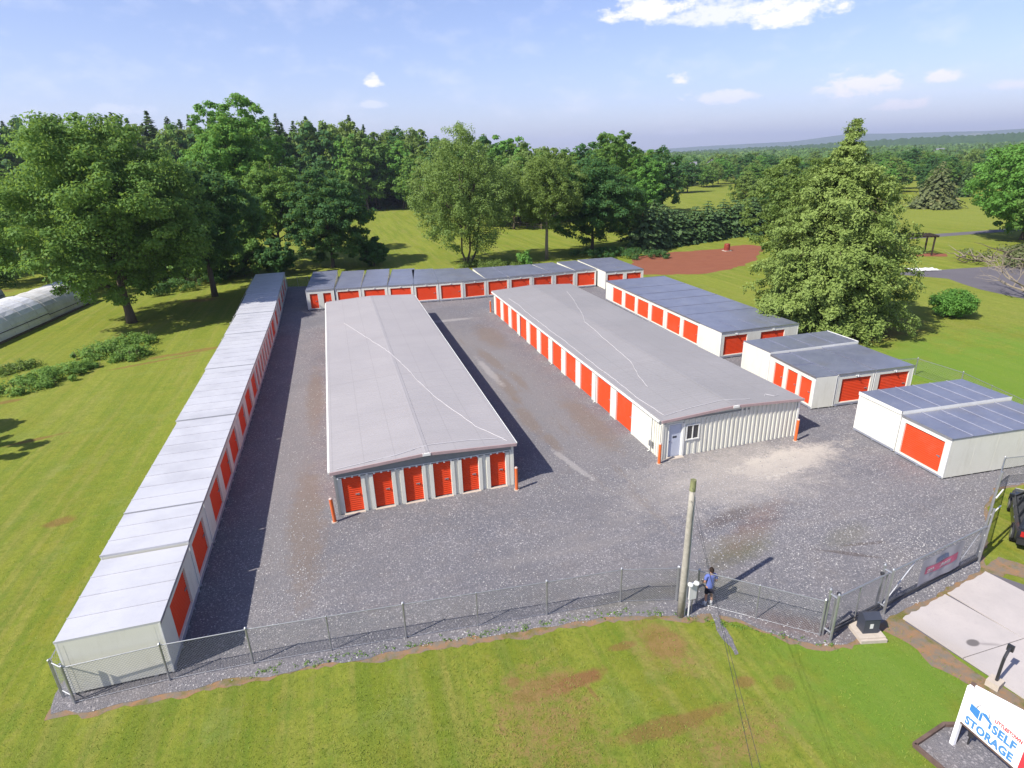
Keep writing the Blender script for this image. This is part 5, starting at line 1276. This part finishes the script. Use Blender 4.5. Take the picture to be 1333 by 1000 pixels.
# middle distance, right of centre: belts of trees behind the small fields
def world_at(az, d): return d*math.sin(R(az)), d*math.cos(R(az))
belt = []; ZONE[0] = 'in the broad belt of trees beyond the small fields'
for i in range(230):
    az = wr.uniform(20, 64); d = 248+222*wr.random()**1.25
    if 26 < az < 36 and d < 268: continue
    if az > 53 and d < 300: continue
    belt.append((az, d))
for az, d in belt:
    x, y = world_at(az, d)
    wood_tree('spruce' if wr.random() < .12 else wr.choice([0, 0, 1, 1, 2, 4, 3]), x, y, wr.uniform(10, 14.5)*(1.0 if d > 320 else .85), wr.uniform(1.0, 1.35), wr); ntree += 1
ZONE[0] = 'in the tree row behind the far right field'
for i in range(16):
    az = wr.uniform(37, 64); d = wr.uniform(262, 300); x, y = world_at(az, d)
    wood_tree('spruce' if wr.random() < .35 else wr.choice([0, 1, 2]), x, y, wr.uniform(8, 13), wr.uniform(1.1, 1.4), wr)
ZONE[0] = 'in the short row behind the cedar hedge'
for i in range(5):
    az = 37+i*1.35; d = 176+wr.uniform(-8, 22); x, y = world_at(az, d); wood_tree(wr.choice([0, 2, 1, 4]), x, y, wr.uniform(9, 12.5), 1.2, wr)
print('woods', ntree)

# far woodland: one mass nobody could count
def far_wood():
    rng = np.random.default_rng(9); Vs = []; Ts = []
    N = 5200
    az = np.radians(rng.uniform(8, 70, N)); d = 440+(2500-440)*rng.random(N)**.62
    # leave some fields open
    fx_ = np.sin(d*.0061+az*9.0)+np.sin(d*.0034-az*17+1.3)*.9
    keep = fx_ < 1.05; az, d = az[keep], d[keep]; n = len(d)
    X = d*np.sin(az); Y = d*np.cos(az); H = rng.uniform(10, 16, n)*(.85+.2*np.sin(X*.01)); Rr = rng.uniform(4.5, 8, n)*(1+d/2600)
    M_ = 42
    idx = np.repeat(np.arange(n), M_); dd = unit(rng.normal(size=(n*M_, 3))+np.array([0, 0, .55])); dd[:, 2] = np.abs(dd[:, 2])*.95-.05
    P = np.stack([X[idx]+dd[:, 0]*Rr[idx], Y[idx]+dd[:, 1]*Rr[idx], H[idx]*.45+dd[:, 2]*H[idx]*.52+rng.normal(size=n*M_)*.5], 1)
    # low skirt so that no ground shows under the crowns
    lowk = rng.random(n*M_) < .2; P[lowk, 2] *= .45
    Nn = unit(dd+rng.normal(size=(n*M_, 3))*.5)
    V = quads_at(P, Nn, 1.0, rng, .8)
    c = P[:, None, :]; V = c+(V-c)*(3.0*(1+d/2600))[idx][:, None, None]
    ct = rng.random(n); ti = np.clip(ct[idx]*.65+rng.random(n*M_)*.35, 0, 1)
    o = put('distant_woodland', quads_mesh('distant_woodland', V, 'leaf_far', ti)); stuff(o, 'rolling green woodland stretching to the horizon beyond the yard', 'woodland')
far_wood()

# --- brambles on the left lawn
def bramble(label, x, y, rx, ry, h, n, seed, mat='leaf_bramble'):
    rng = np.random.default_rng(seed); c = []
    for i in range(n):
        a = rng.uniform(0, 6.28); r = rng.random()**.5; hh = h*(1-r*r*.55)*rng.uniform(.55, 1.1)
        c.append((rx*r*math.cos(a), ry*r*math.sin(a), hh*.55))
    c = np.array(c); V, ti = leaf_cloud(rng, c, np.full(n, .62)*rng.uniform(.4, 1.4, n), 110, .19, .8)
    V = V[V[:, :, 2].min(1) > -.02] if False else V; V[:, :, 2] = np.maximum(V[:, :, 2], .01)
    t = thing('bramble_patch', label, 'bush', (x, y, 0), R(50)); put('foliage', quads_mesh('foliage', V, mat, ti), t)
    m = MB()
    for i in range(30): a = rng.uniform(0, 6.28); r = rng.random(); m.tube([(rx*r*math.cos(a), ry*r*math.sin(a), 0), (rx*r*math.cos(a)*1.05, ry*r*math.sin(a)*1.05, h*.6)], .015, 3, False)
    m.build('stems', 'bark', t)['kind'] = 'stuff'
bramble('sprawling bramble patch on the left lawn, its larger front clump', -24.4, 56.2, 4.2, 2.2, 1.15, 64, 71)
bramble('taller bramble clump behind the front one, nearer the big tree', -21.6, 64.0, 4.0, 1.9, 1.5, 56, 72)
bramble('small dark bush on the right side of the bramble patch', -19.3, 60.6, 1.7, 1.1, 1.5, 22, 73)
bramble('low weeds between the bramble patch and the greenhouse', -28.6, 60.5, 1.7, 1.0, .7, 16, 74, 'leaf_olive')
bramble('thicket at the foot of the trees behind the left row', -20, 97, 8.5, 3.0, 2.6, 90, 75, 'leaf_dark')
bramble('low scrub behind the middle of the back row', 24, 92.5, 3.0, 6.0, 1.4, 70, 76, 'leaf_olive')
bramble('dark undergrowth under the trees behind the right half of the back row', 46, 93.5, 3.0, 9.0, 2.2, 110, 77, 'leaf_dark')

# fallen limbs at the right edge
def brush():
    t = thing('brush_pile', 'grey bare fallen branches lying at the edge of the parking area', 'branches', (94, 61, 0)); rng = random.Random(6)
    for k in range(6):
        m = MB()
        for i in range(16):
            x, y = rng.uniform(-8, 9), rng.uniform(-7, 5); a = rng.uniform(0, 6.28); L = rng.uniform(1.5, 4.5); P = [(x, y, rng.uniform(.1, 1.5))]
            for q in range(4): a += rng.uniform(-.5, .5); p = P[-1]; P.append((p[0]+L/4*math.cos(a), p[1]+L/4*math.sin(a), max(.06, p[2]+rng.uniform(-.2, .55))))
            m.tube(P, [.10,.08,.06,.04,.015], 4, False)
        m.build('limb', 'pale_bark' if k % 2 else 'bark', t)['kind'] = 'stuff'
    rr = np.random.default_rng(8); c = rr.uniform((-5,-2,.3), (12,6,1.6), (46, 3)); V, ti = leaf_cloud(rr, c, np.full(46, 1.2), 60, .4); put('leaves', quads_mesh('leaves', V, 'needle_brown', ti), t)
brush()
def bare_tree():
    t = thing('bare_tree', 'leafless grey tree reaching its bare twigs in from the right edge', 'tree', (73.5, 46.5, 0)); rng = random.Random(31); ms = {k: MB() for k in range(5)}
    def grow(p, d, L, r, lev, k):
        n = 4; P = [p]
        for i in range(n):
            d = (d+Vector((rng.uniform(-.25, .25), rng.uniform(-.25, .25), rng.uniform(-.16, .16)))).normalized(); P.append(P[-1]+d*L/n)
        ms[k].tube([tuple(q) for q in P], [r*(1-.16*i) for i in range(n+1)], 5 if lev < 2 else 3, False)
        if lev < 4:
            for i in range(3 if lev else 2):
                q = P[rng.randint(2, n)]; nd = (d+Vector((rng.uniform(-.9, .9), rng.uniform(-.9, .9), rng.uniform(-.35, .7)))).normalized(); grow(q, nd, L*rng.uniform(.55, .8), r*.55, lev+1, k)
    for k in range(5):
        a = math.pi*(.35+.28*k); grow(Vector((0, 0, .2+.4*k)), Vector((math.cos(a)*.9, math.sin(a)*.9, .45)).normalized(), 3.4, .13, 0, k)
    for k in range(5): ms[k].build('limb', 'pale_bark', t)['kind'] = 'stuff'
    m = MB(); m.tube([(0,0,-.1),(.1,0,1.2),(0,.1,2.6)], [.32,.26,.16], 8); m.build('trunk', 'bark', t)
bare_tree()

# ------------------------------------------------------------------ greenhouses
def greenhouse(label, x, y, rz, L, split, r=3.0, seed=1):
    """far end at the origin, running back to local -y"""
    t = thing('greenhouse', label, 'greenhouse', (x, y, 0), rz); n = 18
    def arc(rr, zoff=0): return [(-rr*math.cos(math.pi*k/n), .02+rr*.98*math.sin(math.pi*k/n)**.85+zoff) for k in range(n+1)]
    rng = random.Random(seed)
    def film(y0, y1, rr, mat):
        m = MB(); A = arc(rr); ny = max(2, int((y0-y1)/1.2))
        for j in range(ny+1):
            yy = y0+(y1-y0)*j/ny; sag = .0 if j % 2 == 0 else -.035
            for (xx, zz) in A: k = 1+sag/rr+rng.uniform(-.004, .004); m.v.append((xx*k, yy, zz*k))
        for j in range(ny):
            for k in range(n): a = j*(n+1)+k; m.f.append((a, a+1, a+n+2, a+n+1))
        m.build('film', mat, t, False)
    film(0, -split, r, 'greenhouse_film_old'); film(-split, -L, r+.16, 'greenhouse_film_new')
    for yy, rr in ((0, r), (-split-.0, r+.16), (-L, r+.16)):
        m = MB(); A = arc(rr); m.face([(xx, yy, zz) for xx, zz in A]); m.build('end_wall', 'greenhouse_film_old', t)
    for s in (-1, 1):
        m = MB(); m.tube([(s*(r+.03)*.985, 0, .75), (s*(r+.03)*.985, -split, .75)], .03, 5); m.tube([(s*(r+.19)*.97, -split, .95), (s*(r+.19)*.97, -L, .95)], .035, 5); m.build('batten', 'dark_timber', t)
        m = MB(); m.box(s*(r+.2)-.04, s*(r+.2)+.04, -L, 0, 0, .22); m.build('base_board', 'old_fence_wood', t)
    k = 0
    for j in range(int(L/2.4)):
        yy = -j*2.4; rr = (r if -yy < split else r+.16)+.015
        m = MB(); m.tube([(xx, yy, zz) for xx, zz in arc(rr)], .022, 4, False); m.build('hoop', 'greenhouse_film_old', t)
greenhouse('long white plastic hoop greenhouse left of the big tree', -34.5, 91.0, R(-8), 40, 10.3, 3.05)
greenhouse('second hoop greenhouse, only its rounded end showing at the left edge', -47.2, 98.0, R(-8), 26, 26-.5, 3.0, 5)

# ------------------------------------------------------------------ small far things
def misc():
    t = thing('pergola', 'dark timber shelter frame with slatted flat top standing on the right field', 'shelter', (85.9, 74.4, 0), R(-28))
    for x, y in ((0,0),(4.6,0),(0,2.6),(4.6,2.6)): m = MB(); m.box(x-.1, x+.1, y-.1, y+.1, 0, 2.8); m.build('post', 'dark_timber', t)
    for y in (0, 2.6): m = MB(); m.box(-.5, 5.1, y-.06, y+.06, 2.81, 3.0); m.build('beam', 'dark_timber', t)
    for i in range(12): m = MB(); x = -.4+i*.48; m.box(x-.09, x+.09, -.5, 3.1, 3.002, 3.14); m.build('slat', 'dark_timber', t)
    sheet('bare_earth', ragged([(86.5,73.5),(91,70.5),(93.5,72.6),(89,76)], .6, .15, 9), .007, 'ploughed_clay')
    t = thing('tarpaulin', 'bright white tarpaulin spread on the ground beside the parking area', 'tarpaulin', (78.5, 63.8, 0), R(-18))
    m = MB(); g = 8
    for i in range(g+1):
        for j in range(g+1): m.v.append((-1.9+3.8*i/g, -1.1+2.2*j/g, .03+.12*abs(math.sin(i*1.7+j*.9))))
    for i in range(g):
        for j in range(g): a = i*(g+1)+j; m.f.append((a, a+g+1, a+g+2, a+1))
    m.build('sheet', 'white_tarp', t)
    t = thing('burn_barrel', 'small rusty red barrel standing at the far edge of the garden soil', 'barrel', (65.5, 90.4, 0))
    m = MB(); m.tube([(0,0,0),(0,0,.55),(0,0,.58),(0,0,1.15)], [.48,.48,.52,.48], 12); m.build('drum', 'red_barrel', t); m = MB(); m.tube([(0,0,1.151),(0,0,1.25)], [.5,.44], 12); m.build('lid', 'red_barrel', t); m = MB(); m.box(-.6,.6,-.6,.6,0,.1); m.build('base', 'pad_concrete', t)
    t = thing('garden_shed', 'small pale shed showing under the right skirt of the large spruce', 'shed', (77.6, 72.4, 0), R(-20))
    m = MB(); m.box(-1.6,1.6,-1.3,1.3,0,2.1); m.build('wall', 'house_wall', t); m = MB(); m.face([(-1.8,-1.5,2.1),(1.8,-1.5,2.1),(1.8,0,2.9),(-1.8,0,2.9)]); m.face([(-1.8,0,2.9),(1.8,0,2.9),(1.8,1.5,2.1),(-1.8,1.5,2.1)]); m.face([(-1.6,-1.3,2.1),(-1.6,0,2.85),(-1.6,1.3,2.1)]); m.face([(1.6,-1.3,2.1),(1.6,1.3,2.1),(1.6,0,2.85)]); m.build('roof', 'house_roof', t); m = MB(); m.box(-.5,.4,-1.33,-1.301,.05,1.9); m.build('door', 'brown_wall', t)
    # rail fence beyond the many-stemmed tree
    t = thing('rail_fence', 'short weathered post and rail fence at the edge of the field behind the trees', 'fence', (41.5, 152, 0), R(-66))
    for i in range(7): m = MB(); m.box(i*2.6-.08, i*2.6+.08, -.08, .08, 0, 1.3); m.build('post', 'old_fence_wood', t)
    for z in (.5, 1.05): m = MB(); m.box(0, 15.6, -.12, -.085, z, z+.13); m.build('rail', 'old_fence_wood', t)
    # houses far off
    def house(label, az, d, w, dp, h, wall, rz, gar=False):
        x, y = world_at(az, d); t = thing('house', label, 'house', (x, y, 0), rz)
        m = MB(); m.box(-w/2, w/2, -dp/2, dp/2, 0, h); m.build('wall', wall, t)
        m = MB(); r = h+dp*.32; m.face([(-w/2-.5,-dp/2-.5,h-.1),(w/2+.5,-dp/2-.5,h-.1),(w/2+.5,0,r),(-w/2-.5,0,r)]); m.face([(-w/2-.5,0,r),(w/2+.5,0,r),(w/2+.5,dp/2+.5,h-.1),(-w/2-.5,dp/2+.5,h-.1)]); m.face([(-w/2,-dp/2,h),(-w/2,0,r-.1),(-w/2,dp/2,h)]); m.face([(w/2,-dp/2,h),(w/2,dp/2,h),(w/2,0,r-.1)]); m.build('roof', 'house_roof', t)
        n = max(2, int(w/3.5))
        for i in range(n):
            for z in ((1.2, 4.2) if h > 5 else (1.2,)):
                xx = -w/2+w*(i+.5)/n; q = MB(); q.box(xx-.6, xx+.6, -dp/2-.05, -dp/2-.003, z, z+1.4); q.build('window', 'window_glass', t)
    house('white house with a long grey roof among the trees beyond the fields', 31.3, 405, 20, 10, 7.0, 'house_wall', R(-25))
    house('second pale house right of the long grey-roofed one, half hidden by trees', 34.6, 430, 14, 10, 8.0, 'house_wall', R(10))
    house('small brown-roofed house far off between the trees at right of centre', 36.5, 520, 14, 9, 6.0, 'brown_wall', R(-40))
    house('tiny white farmhouse on the far ridge at the right', 50.3, 1150, 12, 9, 6.5, 'house_wall', R(-20))
    house('low pale house in the trees right of the large spruce top', 45.0, 560, 16, 10, 10, 'house_wall', R(30))
misc()

# ------------------------------------------------------------------ loose stones and grass tufts (real geometry)
def inside(poly, X, Y):
    c = np.zeros(len(X), bool); n = len(poly)
    for i in range(n):
        x0, y0 = poly[i]; x1, y1 = poly[(i+1) % n]
        k = ((y0 > Y) != (y1 > Y)) & (X < (x1-x0)*(Y-y0)/((y1-y0) or 1e-9)+x0); c ^= k
    return c
BUILT = [(-10.3,18.5,-7.0,90),(-1.6,26.8,7.8,66),(16.2,26.7,25.8,64),(29.6,40.7,37.8,65),(29.2,29.2,37.8,38),(28.9,19.8,37.2,26.5),(-4.2,71.5,38.5,90)]
def stones():
    rng = np.random.default_rng(3)
    def fieldn(x, y, s=1): return .5+.25*(np.sin(x*.55*s+1.3)*np.cos(y*.43*s+.4)+np.sin((x+y)*.31*s+2)+.6*np.sin(x*1.3*s-y*.9*s))
    for nm, n, mat, lo, hi in (('pale_stones', 36000, 'white_stone', .013, .045), ('grey_stones', 20000, 'grey_stone', .02, .05)):
        X = rng.uniform(-10.7, 38, n*3); Y = 12.5+(66-12.5)*rng.random(n*3)**1.9
        k = inside(YARD, X, Y) & (rng.random(n*3) < np.clip(fieldn(X, Y)*1.1-.1, .05, 1))
        for (a, b, c_, d_) in BUILT: k &= ~((X > a) & (X < c_) & (Y > b) & (Y < d_))
        drv = (X > 9) & (X < 15.5) & (Y > 27); k &= ~(drv & (rng.random(n*3) < .85))
        X, Y = X[k][:n], Y[k][:n]; n_ = len(X); s = lo+(hi-lo)*rng.random(n_)**2.5; a = rng.uniform(0, 6.28, n_)
        base = np.array([(1,0,.25),(0,.8,.2),(-.9,0,.3),(0,-.75,.25),(0.1,0,.95),(0,0,-.2)]); ca, sa = np.cos(a), np.sin(a)
        J = base[None]*rng.uniform(.7, 1.3, (n_, 6, 3)); V = np.empty_like(J); V[..., 0] = (J[..., 0]*ca[:, None]-J[..., 1]*sa[:, None])*s[:, None]+X[:, None]; V[..., 1] = (J[..., 0]*sa[:, None]+J[..., 1]*ca[:, None])*s[:, None]+Y[:, None]; V[..., 2] = J[..., 2]*s[:, None]+.013
        F = np.array([(0,1,4),(1,2,4),(2,3,4),(3,0,4)]); FF = (F[None]+np.arange(n_)[:, None, None]*6).reshape(-1)
        me = bpy.data.meshes.new(nm); me.vertices.add(n_*6); me.vertices.foreach_set('co', V.reshape(-1).astype(np.float32)); nf = n_*4
        me.loops.add(nf*3); me.loops.foreach_set('vertex_index', FF.astype(np.int32)); me.polygons.add(nf); me.polygons.foreach_set('loop_start', np.arange(0, nf*3, 3, dtype=np.int32))
        me.materials.append(MAT[mat]); me.update(calc_edges=True)
        stuff(put(nm, me), 'loose %s stones scattered over the gravel yard' % ('pale' if 'pale' in nm else 'grey'), 'stones')
stones()
def tufts():
    rng = np.random.default_rng(6); n = 190000
    # lawn in front of the fence and left of the row; density falls off with distance
    r = 12+60*rng.random(n)**1.7; az = np.radians(rng.uniform(-46, 72, n)); X = r*np.sin(az); Y = r*np.cos(az)
    big = [(14+(x-14)*1.004, 52+(y-52)*1.006) for x, y in YARD]
    k = ~inside(big, X, Y); k &= ~inside([(18.0,13.3),(24.8,14.6),(27,12),(26,-4),(18.6,-4)], X, Y); k &= ~inside([(14.3,8.7),(15.9,9.1),(18.6,8.3),(18.6,2),(15,2)], X, Y)
    cl = .5+.5*np.sin(X*1.1+np.sin(Y*.9)*2)*np.cos(Y*1.3+np.sin(X*.7)*2); k &= rng.random(n) < (.3+.7*cl)*np.clip(1.6-r/40, .1, 1)
    X, Y = X[k], Y[k]; n_ = len(X); h = rng.uniform(.015, .05, n_)*(1+.5*cl[k]); a = rng.uniform(0, 6.28, n_); w = rng.uniform(.004, .014, n_)
    lx_, ly_ = rng.normal(size=n_)*.03, rng.normal(size=n_)*.03
    V = np.zeros((n_, 4, 3)); dx, dy = np.cos(a)*w, np.sin(a)*w
    V[:, 0] = np.stack([X-dx, Y-dy, np.full(n_, .0)], 1); V[:, 1] = np.stack([X+dx, Y+dy, np.full(n_, .0)], 1); V[:, 2] = np.stack([X+dx*.4+lx_, Y+dy*.4+ly_, h], 1); V[:, 3] = np.stack([X-dx*.5+lx_, Y-dy*.5+ly_, h*.9], 1)
    ti = np.clip(rng.random(n_)*.6+.4*cl[k], 0, 1)
    stuff(put('grass_blades', quads_mesh('grass_blades', V, 'leaf_grass', ti)), 'short uneven grass blades of the front and side lawns', 'grass')
tufts()
# weeds along the foot of the fence
def weeds():
    rng = np.random.default_rng(16); line = [(-4.6,17.75),(.7,17.3),(6,16.8),(9,16.4),(11,15.5),(13.4,13.7),(15.2,12.55)]; c = []
    for a, b in zip(line, line[1:]):
        for k in range(int(math.dist(a, b)*11)):
            t = rng.random(); c.append((a[0]+(b[0]-a[0])*t+rng.normal()*.12, a[1]+(b[1]-a[1])*t+rng.normal()*.1, .03))
    c = np.array(c); V, ti = leaf_cloud(rng, c, rng.uniform(.04, .13, len(c)), 9, .05); V[:, :, 2] = np.maximum(V[:, :, 2], .012)
    stuff(put('weeds', quads_mesh('weeds', V, 'leaf_bramble', ti)), 'low weeds growing along the foot of the front fence', 'weeds')
weeds()

# ------------------------------------------------------------------ haze
def haze():
    m = MB(); m.box(-9500, 16500, -2500, 16500, -1.5, 420); me = m.mesh('haze', None)
    mt = bpy.data.materials.new('haze'); mt.use_nodes = True; nt = mt.node_tree; nt.nodes.clear()
    o = nt.nodes.new('ShaderNodeOutputMaterial'); v = nt.nodes.new('ShaderNodeVolumePrincipled'); v.inputs['Color'].default_value = (.72, .79, 1, 1); v.inputs['Density'].default_value = .00013; v.inputs['Anisotropy'].default_value = .2
    nt.links.new(v.outputs[0], o.inputs['Volume']); me.materials.append(mt); stuff(put('haze', me))
haze()
